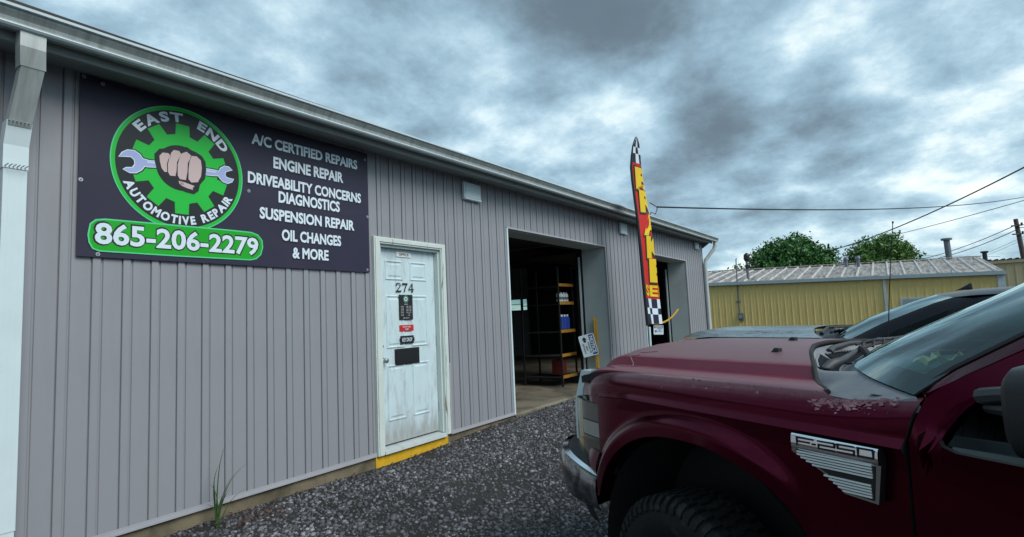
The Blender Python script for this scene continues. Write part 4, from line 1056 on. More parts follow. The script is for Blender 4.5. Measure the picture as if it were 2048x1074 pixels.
b.box(-4.95, -2.98, -.92, .92, .70, .73, M_blackm); b.box(-3.01, -2.98, -.92, .92, .73, 1.30, M_paint); b.box(-4.98, -4.95, -.96, .96, .62, 1.30, M_paint); b.build('truck_bed', TR)
b = MB(); b.box(-4.9, .75, -.45, -.35, .42, .56, M_blackm); b.box(-4.9, .75, .35, .45, .42, .56, M_blackm); b.box(-.4, .55, -.5, .5, .5, 1.15, M_blackm); b.box(-2.8, -.9, -.88, .88, .44, .50, M_blackm); b.box(.60, .66, -.85, .85, .45, 1.05, M_blackm); b.build('chassis', TR)
# interior
b = MB(); rw = []
for x_, z in ((-.42, 1.352), (-.62, 1.352), (-.82, 1.365), (-.98, 1.35), (-1.10, 1.30), (-1.12, 1.05)):
    rw.append([(x_ - (.42 * (abs(s_)) ** 2 if x_ > -.9 else .06 * abs(s_)), .86 * s_, z - .015 * abs(s_)) for s_ in np.linspace(-1, 1, 17)])
b.loft(rw, M_dash); b.box(-2.8, -1.12, -.86, .86, .9, .92, M_dashd)
b.build('dashboard', TR, smooth=50)
b = MB()
rc = random.Random(5); pts = []
for i_ in range(9):
    pts.append([(-.84 + i_ * .022 + rc.uniform(-.01, .01), .36 + j_ * .022 - .05 + rc.uniform(-.008, .008), 1.372 + abs(rc.gauss(0, .014)) + .012 * math.sin(i_ * 2 + j_)) for j_ in range(7)])
b.loft(pts, M_paper); b.build('crumpled_paper', TR, smooth=20)
for sgn in (1, -1):
    b = MB(); b.box(-1.95, -1.45, sgn * .42 - .26, sgn * .42 + .26, .92, 1.08, M_dashd)
    b.hexa([(-2.02, sgn * .42 - .25, 1.08), (-1.88, sgn * .42 - .25, 1.08), (-1.88, sgn * .42 + .25, 1.08), (-2.02, sgn * .42 + .25, 1.08), (-2.16, sgn * .42 - .22, 1.60), (-2.06, sgn * .42 - .22, 1.60), (-2.06, sgn * .42 + .22, 1.60), (-2.16, sgn * .42 + .22, 1.60)], M_dashd)
    b.build('seat', TR)
b = MB(); b.tube([(-1.28 - .06 * math.sin(t_), .42 + .19 * math.cos(t_), 1.34 + .17 * math.sin(t_)) for t_ in np.linspace(0, 6.283, 25)], .016, M_dashd, 6); b.tube([(-1.1, .42, 1.25), (-1.28, .42, 1.34)], .03, M_dashd, 6); b.build('steering_wheel', TR, smooth=60)

# cowl panel
def cowl_front(y): return x_rear(y) - .012
def ws_base(y):
    r_ = wrow(0); k = (y / .915 + 1) / 2 * 32; i_ = max(0, min(31, int(k))); f_ = k - i_
    return [lerp(a_, c_, f_) for a_, c_ in zip(r_[i_], r_[i_ + 1])]
b = MB(); rw = []
ysc = [-.935] + list(np.linspace(-.918, .918, 77)) + [.935]
for t_ in np.linspace(0, 1, 9):
    r_ = []
    for y in ysc:
        xf = cowl_front(min(abs(y), .84)) ; zf = z_hood_y(min(abs(y), .83), 1) - .022
        if abs(y) > .84: xf -= (abs(y) - .84) * 2.4; zf += .004
        wx, wy, wz = ws_base(y)
        x_ = lerp(xf, wx - .005, t_); z = lerp(zf, wz - .006, t_)
        ay = abs(y)
        z -= .045 * math.sin(math.pi * t_) ** .8 * sm(.60, .48, ay)
        z -= .012 * sm(.55, .05, ay) * math.sin(math.pi * t_)
        if abs(y) > .93: z -= .035
        r_.append((x_, y, z))
    rw.append(r_)
b.loft(rw, M_cowl); b.loft([rw[0], [(p[0], p[1], p[2] - .03) for p in rw[0]]], M_cowl, flip=True)
cowl = b.build('cowl_panel', TR, smooth=40)
def cowl_z(x_, y):
    xf = cowl_front(min(abs(y), .84)); wx, wy, wz = ws_base(y); t_ = max(0, min(1, (xf - x_) / max(1e-3, xf - wx + .005)))
    zf = z_hood_y(min(abs(y), .83), 1) - .022; ay = abs(y)
    return lerp(zf, wz - .006, t_) - .045 * math.sin(math.pi * t_) ** .8 * sm(.60, .48, ay) - .012 * sm(.55, .05, ay) * math.sin(math.pi * t_)
def grille_patch(ya, yb, ta, tb, sgn=1):
    q = MB(); n_ = 16
    for k in range(n_ + 1):
        y = lerp(ya, yb, k / n_); p = []
        for t_ in np.linspace(ta, tb, 5):
            wx = ws_base(y)[0]; xf = cowl_front(min(abs(y), .84)); x_ = lerp(xf, wx, t_); p.append((x_, y, cowl_z(x_, y) + .004 + .010 * math.sin(math.pi * (t_ - ta) / (tb - ta))))
        q.tube(p, .0042, M_black, 5)
    for t_ in (ta, (ta + tb) / 2, tb):
        p = []
        for k in range(9):
            y = lerp(ya, yb, k / 8); wx = ws_base(y)[0]; xf = cowl_front(min(abs(y), .84)); x_ = lerp(xf, wx, t_); p.append((x_, y, cowl_z(x_, y) + .004 + (.010 if t_ not in (ta, tb) else 0)))
        q.tube(p, .006 if t_ != (ta + tb) / 2 else .0035, M_cowl if t_ in (ta, tb) else M_black, 5)
    rows_ = []
    for k in range(9):
        y = lerp(ya, yb, k / 8); wx = ws_base(y)[0]; xf = cowl_front(min(abs(y), .84)); rows_.append([(lerp(xf, wx, t_), y, cowl_z(lerp(xf, wx, t_), y) + .002) for t_ in np.linspace(ta, tb, 5)])
    q.loft(rows_, M_black)
    q.build('cowl_grille', cowl)
grille_patch(.24, .54, .10, .66); grille_patch(-.54, -.24, .10, .66); grille_patch(-.12, .16, .15, .7)
q = MB(); pts_ = []
q.add([(-.765 + .030 * math.cos(t_), .862 + .018 * math.sin(t_), 1.300 + .0135 + .012 * math.sin(t_) * 0) for t_ in np.linspace(0, 6.0, 18)], [tuple(range(18))], M_black); q.build('cowl_hole', cowl)
# wipers
b = MB()
b.tube([(-.36, .50, 1.335), (-.375, .47, 1.36), (-.375, .40, 1.368), (-.35, .28, 1.385), (-.325, .14, 1.408)], [.022, .020, .015, .011, .009], M_arm, 8)
b.tube([(-.325, .14, 1.408), (-.30, -.05, 1.418), (-.28, -.25, 1.428), (-.27, -.42, 1.43)], [.010, .008, .007, .006], M_black, 6)
for dz in (0, .018): b.tube([(-.345 + dz, .20, 1.402 + dz), (-.315 + dz, .02, 1.412 + dz), (-.30, -.25, 1.422), (-.29, -.48, 1.425)], .0055, M_blackm, 6)
for k in range(5): b.tube([(-.335 + .008 * k, .17 - .10 * k, 1.402), (-.33 + .008 * k, .15 - .10 * k, 1.43)], .006, M_black, 6)
b.tube([(-.345, .20, 1.408), (-.385, .235, 1.392), (-.425, .28, 1.372)], [.012, .016, .006], M_blackm, 6)
b.build('wiper', TR, smooth=50)
b = MB()
b.tube([(-.14, .10, 1.375), (-.13, .05, 1.392), (-.12, -.1, 1.405), (-.16, -.40, 1.412), (-.22, -.68, 1.414)], [.018, .014, .011, .008, .006], M_arm, 8)
b.tube([(-.23, -.28, 1.408), (-.26, -.55, 1.405), (-.36, -.80, 1.405)], .007, M_blackm, 6); b.build('wiper', TR, smooth=50)
# antenna
b = MB(); b.tube([(.06, -.80, 1.29), (.06, -.80, 1.33)], .016, M_black, 10); b.tube([(.06, -.80, 1.33), (.02, -.803, 1.68), (-.035, -.806, 2.062)], [.0032, .0026, .0022], M_black, 6); b.tube([(-.035, -.806, 2.06), (-.036, -.806, 2.072)], .005, M_black, 6); b.build('antenna', TR)
# mirror
def mirror(sgn):
    b = MB(); b.tube([(-1.06, sgn * .94, 1.345), (-1.13, sgn * .99, 1.362), (-1.22, sgn * 1.05, 1.372)], [.022, .020, .022], M_arm, 8)
    b.tube([(-1.07, sgn * .94, 1.315), (-1.13, sgn * .99, 1.322), (-1.22, sgn * 1.05, 1.33)], [.012, .016, .016], M_black, 8)
    rows = []
    for x_, s_ in ((-1.205, .75), (-1.22, .93), (-1.26, 1.0), (-1.31, 1.0), (-1.325, .95)):
        rows.append([(x_, sgn * (1.14 + .11 * s_ * math.copysign(abs(math.cos(t_)) ** .55, math.cos(t_))), 1.352 + .105 * s_ * math.copysign(abs(math.sin(t_)) ** .55, math.sin(t_))) for t_ in np.linspace(0, 6.283, 24, endpoint=False)])
    b.loft(rows, M_black, closed=True, flip=(sgn > 0)); b.poly(rows[0], M_black); b.poly(rows[-1], M_chrome, True); b.build('side_mirror', TR, smooth=40)
mirror(1); mirror(-1)
# headlights
for sgn in (1, -1):
    def lp(a_, z, off=0.0):   # a: 0 rear edge on the side .. 1 front inner
        P = [(.600, .930), (.67, .922), (.76, .908), (.85, .884), (.92, .848), (.96, .80), (.98, .73), (.98, .66)]
        k = a_ * 7; i_ = max(0, min(6, int(k))); f_ = k - i_; x_, y_ = lerp(P[i_][0], P[i_ + 1][0], f_), lerp(P[i_][1], P[i_ + 1][1], f_)
        return (x_ + off - .03 * (z - .95) * (1 if z > .95 else 0), sgn * (y_ + off * .6), z)
    def ztop(a_): return 1.148 - .012 * a_
    def zbot(a_): return interp(a_, [(0, .90), (.12, .86), (.3, .775), (.5, .765), (1, .775)])
    hl = MB(); hl.loft([[lp(a_, lerp(zbot(a_), ztop(a_), t_), -.012) for t_ in np.linspace(0, 1, 10)] for a_ in np.linspace(0, 1, 20)], M_lampbody, flip=(sgn > 0)); h_ = hl.build('headlight', TR, smooth=60)
    def cell(a0, a1, z0, z1, m, nm):
        q = MB(); q.loft([[lp(a_, z, .001) for z in np.linspace(max(z0, zbot(a_)), min(z1, ztop(a_)), 6)] for a_ in np.linspace(a0, a1, 10)], m, flip=(sgn > 0)); q.build(nm, h_, smooth=60)
    cell(.015, .34, 1.045, 1.14, M_lampd, 'lens'); cell(.015, .34, .965, 1.040, M_lampl, 'reflector'); cell(.015, .34, .78, .960, M_lampd, 'lens')
    cell(.345, .62, .77, 1.145, M_lampy, 'yellowed_lens'); cell(.63, .98, .78, 1.14, M_lampl, 'reflector')
# grille
b = MB()
def gp(y, z, off=0.0): ay = abs(y); return (1.045 - .035 * (ay / .8) ** 2 + off - .42 * max(0, z - 1.10), y, z)
ygr = np.linspace(-.70, .70, 29)
def gband(z0, z1, off, m, y0=-.70, y1=.70):
    yy_ = np.linspace(y0, y1, 25)
    b.loft([[gp(y, z0, off - .03) for y in yy_], [gp(y, z0, off) for y in yy_], [gp(y, z1, off) for y in yy_], [gp(y, z1, off - .03) for y in yy_]], m)
b.loft([[gp(y, .80, -.05) for y in ygr], [gp(y, 1.27, -.05) for y in ygr]], M_black)
b.build('grille_backing', TR, smooth=40)
b = MB(); gband(1.16, 1.285, .012, M_chrome); gband(.80, .86, .012, M_chrome)
for (y0, y1) in ((-.79, -.70), (.70, .79)):
    b.loft([[gp(y0, z, -.03) for z in np.linspace(.80, 1.285, 10)], [gp(y0, z, .012) for z in np.linspace(.80, 1.285, 10)], [gp(y1, z, .008) for z in np.linspace(.80, 1.285, 10)], [gp(y1, z, -.10) for z in np.linspace(.80, 1.285, 10)]], M_gutlip if y0 > 0 else M_gutlip)
b.build('grille_surround', TR, smooth=40)
for z0 in (.95, 1.07):
    b = MB(); gband(z0, z0 + .035, .018, M_chrome); b.build('grille_bar', TR, smooth=40)
# bumper
def bpath(z): 
    return [(x_, y_) for x_, y_ in ((.58, .985), (.72, .985), (.86, .965), (.97, .925), (1.05, .865), (1.11, .78), (1.15, .62), (1.17, .40), (1.18, 0))]
def bump(sgn_all=True):
    b = MB(); half = bpath(0); full = half + [(x_, -y_) for x_, y_ in half[:-1][::-1]]
    fine = []
    for (a_, c_) in zip(full[:-1], full[1:]):
        for k in range(4): fine.append((lerp(a_[0], c_[0], k / 4), lerp(a_[1], c_[1], k / 4)))
    fine.append(full[-1])
    # smooth
    for _ in range(3): fine = [fine[0]] + [((fine[i_ - 1][0] + 2 * fine[i_][0] + fine[i_ + 1][0]) / 4, (fine[i_ - 1][1] + 2 * fine[i_][1] + fine[i_ + 1][1]) / 4) for i_ in range(1, len(fine) - 1)] + [fine[-1]]
    def zt(x_): return interp(x_, [(.58, .79), (.9, .845), (1.10, .875), (1.2, .88)])
    def zl(x_): return interp(x_, [(.58, .600), (.75, .60), (1.0, .585), (1.2, .56)])
    prof = [(0, -.02, 0), (.0, .0, .04), (0, .012, .10), (0, .016, .35), (0, .006, .7), (0, -.02, .93), (0, -.05, 1.0)]
    rows = []
    for x_, y_ in fine:
        n_ = Vector((x_ - .55, y_ * .6)).normalized(); r_ = []
        for _, o_, t_ in prof: r_.append((x_ + n_.x * o_, y_ + n_.y * o_, lerp(zt(x_), zl(x_), t_)))
        rows.append(r_)
    b.loft(rows, M_chromeb, flip=False); b.build('bumper', TR, smooth=50)
    b = MB(); b.loft([[(x_ - .02, y_ * .975, zt(x_) + .002), (x_ - .03 - .0, y_ * .96, zt(x_) + .012), (x_ * .86 - .02, y_ * .88, zt(x_) + .010)] for x_, y_ in fine], M_black); b.build('bumper_step_pad', TR, smooth=50)
    b = MB(); b.loft([[(x_ + .004, y_ * 1.004, zt(x_) + .001), (x_ - .020, y_ * .978, zt(x_) + .004)] for x_, y_ in fine], M_chrome); b.build('bumper_edge', TR, smooth=50)
    b = MB(); b.loft([[(x_ - .05, y_ * .93, zl(x_) + .02), (x_ - .10, y_ * .90, zl(x_) - .10)] for x_, y_ in fine if x_ > .8], M_black); b.build('air_dam', TR, smooth=50)
bump()
# wheels
def wheel(x_, y_, sgn):
    root = empty('wheel', (x_, y_, .392)); root.parent = TR; root.scale = (.94, 1, .94)
    b = MB(); R_, w_ = .425, .145; pr = [(w_ * .8, .235), (w_ * 1.0, .29), (w_ * 1.05, .35), (w_ * .98, .395), (w_ * .80, .418), (w_ * .4, .424), (0, .425), (-w_ * .4, .424), (-w_ * .8, .418), (-w_ * 1.0, .39), (-w_ * 1.05, .34), (-w_ * .8, .235)]
    n_ = 72; rows = []
    for k in range(n_ + 1):
        a_ = 2 * math.pi * k / n_; rows.append([(math.cos(a_) * r_, yy_ * sgn, math.sin(a_) * r_) for yy_, r_ in pr])
    b.loft(rows, M_tyre, flip=(sgn < 0)); b.build('tyre', root, smooth=60)
    b = MB()
    for k in range(54):
        a_ = 2 * math.pi * k / 54
        for (ya, yb, sh) in ((.35, .60, 0), (.0, .30, .03), (-.30, -.03, .0), (-.60, -.35, .03)):
            V = []
            for r_ in (.420, .436):
                for (aa, yyv) in ((a_ - .036 + sh, ya), (a_ + .030 + sh, ya), (a_ + .036 + sh, yb), (a_ - .030 + sh, yb)): V.append((math.cos(aa) * r_, yyv * w_ * 1.35 * sgn, math.sin(aa) * r_))
            b.hexa(V, M_tyre)
        V = []   # shoulder lug wrapping to the sidewall
        for r1, y1 in ((.432, .62), (.432, .83), (.405, 1.03), (.375, 1.085)):
            for aa in (a_ - .034, a_ + .024): V.append((math.cos(aa) * r1, y1 * w_ * sgn, math.sin(aa) * r1))
        for r1, y1 in ((.415, .60), (.412, .80), (.392, .98), (.365, 1.02)):
            for aa in (a_ - .034, a_ + .024): V.append((math.cos(aa) * r1, y1 * w_ * sgn, math.sin(aa) * r1))
        F = [(0, 1, 3, 2), (2, 3, 5, 4), (4, 5, 7, 6), (0, 2, 10, 8), (2, 4, 12, 10), (4, 6, 14, 12), (1, 9, 11, 3), (3, 11, 13, 5), (5, 13, 15, 7), (6, 7, 15, 14)]
        b.add(V, F, M_tyre)
    o_ = b.build('tread_blocks', root); o_['kind'] = 'stuff'
    b = MB(); rows = []
    for k in range(41):
        a_ = 2 * math.pi * k / 40; rows.append([(math.cos(a_) * r_, yy_ * sgn, math.sin(a_) * r_) for yy_, r_ in ((.116, .238), (.125, .232), (.10, .21), (.05, .17), (.07, .08), (.085, .07), (.085, .0))])
    b.loft(rows, M_rim, flip=(sgn < 0))
    for k in range(8):
        a_ = 2 * math.pi * k / 8; b.tube([(math.cos(a_) * .10, .06 * sgn, math.sin(a_) * .10), (math.cos(a_) * .10, .095 * sgn, math.sin(a_) * .10)], .012, M_steelgrey, 6)
    b.build('rim', root, smooth=40)
for (x_, y_) in ((.09, .83), (-3.95, .83)): wheel(x_, y_, 1)
for (x_, y_) in ((.09, -.83), (-3.95, -.83)): wheel(x_, y_, -1)
# fender badge: chrome vent plate with model lettering and satin bars
yb_ = .992
def bp(x_, z, d=0.0): return (x_, yb_ + .004 + d, z)
b = MB()
OB = [(-.535, 1.178), (-.812, 1.172), (-.815, 1.122), (-.798, 1.010), (-.700, 1.018), (-.645, 1.062), (-.612, 1.080), (-.530, 1.118)]
fill(b, OB, lambda x_, z, d=0: (x_, yb_, z), M_chrome)
b.loft([[(x_, yb_ - .03, z) for x_, z in OB], [(x_, yb_, z) for x_, z in OB]], M_black, closed=True, flip=True)
BD = b.build('fender_badge', TR); BD['label'] = 'chrome fender badge with model lettering above satin bars'
b = MB(); b.loft([[(lerp(-.535, -.812, t_), yb_ + o_, lerp(za_, zb2_, t_)) for t_ in (0, 1)] for o_, za_, zb2_ in ((.0, 1.1785, 1.1725), (.0035, 1.1755, 1.1695), (.0058, 1.168, 1.162), (.0072, 1.158, 1.152), (.0078, 1.146, 1.140), (.0070, 1.135, 1.129), (.003, 1.129, 1.123))], M_chrome); b.build('badge_top', BD, smooth=80)
b = MB(); fill(b, [(-.545, 1.125), (-.800, 1.120), (-.788, 1.018), (-.705, 1.024), (-.648, 1.068), (-.612, 1.088), (-.545, 1.121)], lambda x_, z, d=0: (x_, yb_ + .002, z), M_black); b.build('badge_recess', BD)
bars = [(-.552, 1.121, -.79), (-.552, 1.1125, -.79), (-.565, 1.104, -.79), (-.583, 1.0955, -.79), (-.603, 1.087, -.79), (-.640, 1.062, -.783), (-.655, 1.0535, -.783), (-.669, 1.045, -.783), (-.683, 1.0365, -.783), (-.697, 1.028, -.783)]
for x0_, z_, x1_ in bars:
    q = MB(); q.box(x1_, x0_, yb_ + .0025, yb_ + .007, z_ - .0025, z_ + .0025, M_badgebar); q.build('badge_bar', BD)
q = MB()
def bstroke(pts, wd=.0062):
    for (a_, c_) in zip(pts[:-1], pts[1:]):
        dx, dz = c_[0] - a_[0], c_[1] - a_[1]; L_ = math.hypot(dx, dz); ex, ez = dx / L_ * wd / 2, dz / L_ * wd / 2; nx, nz = -dz / L_ * wd / 2, dx / L_ * wd / 2
        V = [(a_[0] - ex + nx, a_[1] - ez + nz), (a_[0] - ex - nx, a_[1] - ez - nz), (c_[0] + ex - nx, c_[1] + ez - nz), (c_[0] + ex + nx, c_[1] + ez + nz)]
        q.add([(x_, yb_ + .0084, z) for x_, z in V], [(0, 1, 2, 3)], M_sblack)
zt_, zm_, zl_ = 1.168, 1.156, 1.144
bstroke([(-.612, zt_), (-.557, zt_), (-.557, zl_)]); bstroke([(-.557, zm_), (-.600, zm_)]); bstroke([(-.612, zm_ - .002), (-.620, zm_ - .002)])
bstroke([(-.632, zt_), (-.684, zt_), (-.684, zm_), (-.632, zm_), (-.632, zl_), (-.684, zl_)])
bstroke([(-.744, zt_), (-.694, zt_), (-.694, zm_), (-.744, zm_), (-.744, zl_), (-.694, zl_)])
bstroke([(-.756, zt_), (-.800, zt_), (-.800, zl_), (-.756, zl_), (-.756, zt_)])
put_text(q, 'SUPER DUTY', lambda x_, z, d=0: (-(x_), yb_ + .0015, z), .735, 1.1285, .11, .0075, M_sblack, .02)
q.build('badge_lettering', BD)

# ------------------------------------------------------------------ dark SUV beyond the pickup
SO = TO + TL * (-2.80) + TF * 0.0
SU = empty('dark_suv', (SO.x, SO.y, TZ), math.atan2(TF.y, TF.x)); tag(SU, 'dark blue suv with wet hood and fin antenna parked beyond the pickup truck', 'suv')
def sxn(y): return 3.28 - .10 * (y / .85) ** 2 - .35 * max(0, (abs(y) - .55) / .35) ** 2
def sxr(y): return 1.64 - .47 * (abs(y) / .85) ** 2
b = MB(); ysu = np.linspace(-.84, .84, 35); rows = []
for s_ in [0, .02, .05, .09, .14, .2, .28, .4, .55, .7, .85, 1]:
    r_ = []
    for y in ysu:
        x_ = lerp(sxn(y), sxr(y), s_); z = 1.372 - .055 * (abs(y) / .84) ** 2 + .018 * sm(.62, .55, abs(y)) - .0
        z -= (.34 * (1 - (1 - (1 - s_ / .30) ** 2) ** .5) if s_ < .30 else 0) * .75
        r_.append((x_, y, z))
    rows.append(r_)
b.loft(rows, M_suvhood); b.build('hood', SU, smooth=40)
SW = [((1.40, 1.350), (.98, .80, 1.300)), ((1.13, 1.480), (.74, .745, 1.430)), ((.74, 1.612), (.40, .66, 1.575)), ((.60, 1.650), (.28, .62, 1.615))]
def swr(i_, k=25):
    (cx, cz), (ex, ey, ez) = SW[i_]; return [(cx + (ex - cx) * abs(s_) ** 2.1, ey * s_, cz + (ez - cz) * abs(s_) ** 2.1) for s_ in np.linspace(-1, 1, k)]
b = MB(); b.loft([swr(i_) for i_ in range(4)], M_wind2); b.build('windshield', SU, smooth=70)
b = MB(); rows = [swr(3)]
for x_, zt2, w2 in ((.30, 1.672, .66), (-.2, 1.680, .67), (-.9, 1.665, .66), (-1.5, 1.62, .64)):
    rows.append([(x_ - .15 * s_ * s_, w2 * s_, zt2 - .05 * s_ ** 4) for s_ in np.linspace(-1, 1, 25)])
b.loft(rows, M_suv); b.build('roof', SU, smooth=50)
for sgn in (1, -1):
    b = MB()
    P1 = [(.98, .80, 1.300), (.74, .745, 1.430), (.40, .66, 1.575), (.28, .62, 1.615), (-.2, .67, 1.63), (-.9, .66, 1.615), (-1.65, .64, 1.57)]
    P2 = [(.84, .86, 1.24), (.60, .80, 1.38), (.28, .73, 1.52), (.12, .70, 1.555), (-.2, .71, 1.57), (-.9, .71, 1.56), (-1.75, .69, 1.50)]
    b.loft([[(x_, sgn * y, z) for x_, y, z in P1], [(x_ - .05, sgn * (y + .03), z - .015) for x_, y, z in P1], [(x_, sgn * y, z) for x_, y, z in P2]], M_suv, flip=(sgn > 0)); b.build('roof_pillar', SU, smooth=50)
    b = MB(); b.loft([[(x_, sgn * y, z) for x_, y, z in P2], [(.80, sgn * .88, 1.20)] + [(x_, sgn * .90, 1.18) for x_ in (.5, .25, .1, -.2, -.9, -1.8)]], M_side, flip=(sgn > 0)); b.build('side_window', SU)
    b = MB(); rows = []
    for x_ in np.linspace(-1.85, 3.05, 60):
        zt2 = interp(x_, [(-1.85, 1.18), (.8, 1.20), (1.0, 1.25), (1.4, 1.29), (2.9, 1.27), (3.05, 1.20)])
        dxw = min(abs(x_ - 2.25), abs(x_ + .65)); zl2 = .32 + (math.sqrt(max(0, .40 ** 2 - dxw ** 2)) + .06 if dxw < .40 else 0)
        pull = .16 * sm(2.5, 3.1, x_); rows.append([(x_, sgn * (yy_ - pull), lerp(zt2, zl2, t_)) for yy_, t_ in ((.80, -.03), (.85, 0), (.90, .04), (.93, .15), (.94, .4), (.93, .8), (.90, 1.0))])
    b.loft(rows, M_suv, flip=(sgn > 0)); b.build('body_side', SU, smooth=40)
    for xw in (2.25, -.65):
        b = MB(); b.tube([(xw, sgn * .70, .36), (xw, sgn * .92, .36)], .36, M_tyre, 32); b.tube([(xw, sgn * .921, .36), (xw, sgn * .925, .36)], .24, M_silver, 24); b.build('wheel', SU, smooth=40)
b = MB(); rows = []
for z, o_ in ((1.12, -.01), (1.0, .03), (.8, .05), (.6, .06), (.4, .04), (.28, -.05)): rows.append([(sxn(y) + o_ - .03, y, z - .0) for y in ysu])
b.loft(rows, M_suv); b.build('front_bumper', SU, smooth=50)
b = MB(); b.box(-1.9, -1.8, -.85, .85, .4, 1.5, M_suv); b.build('tailgate', SU)
b = MB(); b.loft([[(sxn(y) + .035, y, .62) for y in np.linspace(-.5, .5, 9)], [(sxn(y) + .03, y, .95) for y in np.linspace(-.5, .5, 9)]], M_black, flip=True); b.build('grille', SU)
b = MB(); rw = []
for t_ in np.linspace(0, 1, 6): rw.append([(lerp(sxr(y) - .01, (1.40 + (.98 - 1.40) * (abs(y) / .80) ** 2.1), t_), y, 1.352 - .06 * (abs(y) / .84) ** 2 - .03 * math.sin(math.pi * t_)) for y in np.linspace(-.80, .80, 21)])
b.loft(rw, M_black); b.build('cowl_panel', SU, smooth=50)
for y0, y1, kk in ((.62, -.02, 0), (.0, -.62, 1)):
    b = MB(); wx = lambda y: 1.58 - .47 * (y / .85) ** 2
    b.tube([(wx(y0), y0, 1.34), (wx((y0 + y1) / 2) - .06, (y0 + y1) / 2, 1.385), (wx(y1) - .14, y1, 1.385)], [.02, .014, .008], M_black, 6)
    b.tube([(wx(y0) - .10, y0, 1.355), (wx((y0 + y1) / 2) - .13, (y0 + y1) / 2, 1.38), (wx(y1) - .16, y1, 1.38)], .009, M_blackm, 6)
    for k in range(3): b.tube([(wx(y0) - .04, lerp(y0, y1, .1 + .1 * k), 1.345), (wx(y0) - .12, lerp(y0, y1, .14 + .1 * k), 1.375)], .010, M_black, 6)
    b.build('wiper', SU, smooth=40)
b = MB()
def fs(p): return (.40 + (p[0] - .34) * .50, p[1], 1.668 + (p[2] - 1.668) * .85)
b.loft([[(.34, 0, 1.672), (.36, -.012, 1.672), (.58, -.004, 1.672)], [(.34, 0, 1.70), (.36, -.010, 1.71), (.50, -.003, 1.69)], [(.345, 0, 1.735), (.352, -.003, 1.737), (.38, 0, 1.73)]], M_black)
b.loft([[(.34, 0, 1.672), (.36, .012, 1.672), (.58, .004, 1.672)], [(.34, 0, 1.70), (.36, .010, 1.71), (.50, .003, 1.69)], [(.345, 0, 1.735), (.352, .003, 1.737), (.38, 0, 1.73)]], M_black, flip=True)
b.loft([[(.34, -.012, 1.668), (.34, 0, 1.735)], [(.34, .012, 1.668), (.34, 0, 1.735)]], M_black); b.v = [fs(p) for p in b.v]; b.build('fin_antenna', SU)

# ------------------------------------------------------------------ yellow building
YX = 29.6
def eave_z(y): return 2.769 + (y - 3.443) * .030
YB = empty('yellow_building', (YX, -2.4, 0)); YB.location = (0, 0, 0)
tag(YB, 'long low yellow ribbed steel building with weathered white roof across the lot', 'building')
y_l, y_r = 9.0, -8.25
def rec(y0, y1, x0, x1):
    pass
b = MB(); b.box(YX + .02, YX + .06, y_r, y_l, -.4, 2.30, M_wall_y); b.box(YX + .06, YX + 12, y_r, y_r + .05, -.4, 2.30, M_wall_y); b.build('wall_core', YB)
y = y_l; k = 0
while y - .305 > y_r + .24:
    q = MB(); zt2 = eave_z(y) - .11
    prof = [(0, 0), (0, -.026), (.035, -.030), (.052, -.002), (.16, -.002), (.165, -.010), (.185, -.010), (.19, -.002), (.305, -.002)]
    q.loft([[(YX + dx_, -dy_, -.4) for dy_, dx_ in prof], [(YX + dx_, -dy_, zt2) for dy_, dx_ in prof]], M_wall_y, flip=True); q.build('wall_sheet', YB, loc=(0, y, 0)); y -= .305; k += 1
q = MB(); q.box(YX - .04, YX + .05, y_r - .02, y_r + .22, -.4, eave_z(y_r) - .10, M_white); q.build('corner_trim', YB)
q = MB(); q.box(YX - .10, YX - .035, -4.28, -4.17, -.4, eave_z(-4.2) - .08, M_white); q.build('downspout', YB)
q = MB(); q.hexa([(YX - .22, y_l, eave_z(y_l) - .14), (YX + .03, y_l, eave_z(y_l) - .14), (YX + .03, y_r - .05, eave_z(y_r) - .14), (YX - .22, y_r - .05, eave_z(y_r) - .14), (YX - .26, y_l, eave_z(y_l)), (YX + .03, y_l, eave_z(y_l)), (YX + .03, y_r - .05, eave_z(y_r)), (YX - .26, y_r - .05, eave_z(y_r))], M_gutlip); q.build('gutter', YB)
RX = 35.6; 
def rz2(y): return 3.361 + (y + 8.235) * .0285
def rpt(y, t_, up=0.0): return (lerp(YX - .12, RX, t_), y, lerp(eave_z(y) + .01, rz2(y), t_) + up)
b = MB(); b.loft([[rpt(y_l, t_) for t_ in (0, .5, 1)], [rpt(y_r, t_) for t_ in (0, .5, 1)]], M_roofw, flip=False)
b.loft([[(RX, y_l, rz2(y_l)), (RX + 6, y_l, eave_z(y_l))], [(RX, y_r, rz2(y_r)), (RX + 6, y_r, eave_z(y_r))]], M_roofw); b.add([(YX, y_r, 2.2), (RX + 6, y_r, 2.2), (RX, y_r, rz2(y_r) - .03)], [(0, 1, 2)], M_wall_y); b.build('roof', YB)
y = y_l - .2
while y > y_r + .1:
    q = MB(); a0, a1 = rpt(y, 0.0), rpt(y, 1.0); dx2 = a1[0] - a0[0]
    q.hexa([(a0[0], -.05, a0[2]), (a1[0], -.05, a1[2]), (a1[0], .05, a1[2]), (a0[0], .05, a0[2]), (a0[0], -.022, a0[2] + .055), (a1[0], -.022, a1[2] + .055), (a1[0], .022, a1[2] + .055), (a0[0], .022, a0[2] + .055)], M_roofrib)
    q.build('roof_rib', YB, loc=(0, y, 0)); y -= .60
q = MB(); q.hexa([(RX - .15, y_l, rz2(y_l) + .03), (RX + .15, y_l, rz2(y_l) + .03), (RX + .15, y_r, rz2(y_r) + .03), (RX - .15, y_r, rz2(y_r) + .03), (RX - .12, y_l, rz2(y_l) + .08), (RX + .12, y_l, rz2(y_l) + .08), (RX + .12, y_r, rz2(y_r) + .08), (RX - .12, y_r, rz2(y_r) + .08)], M_roofw); q.build('ridge_cap', YB)
q = MB(); q.box(YX - .05, YX + .01, -6.0, -4.74, .35, 1.53, M_white); wq = q.build('window_frame', YB)
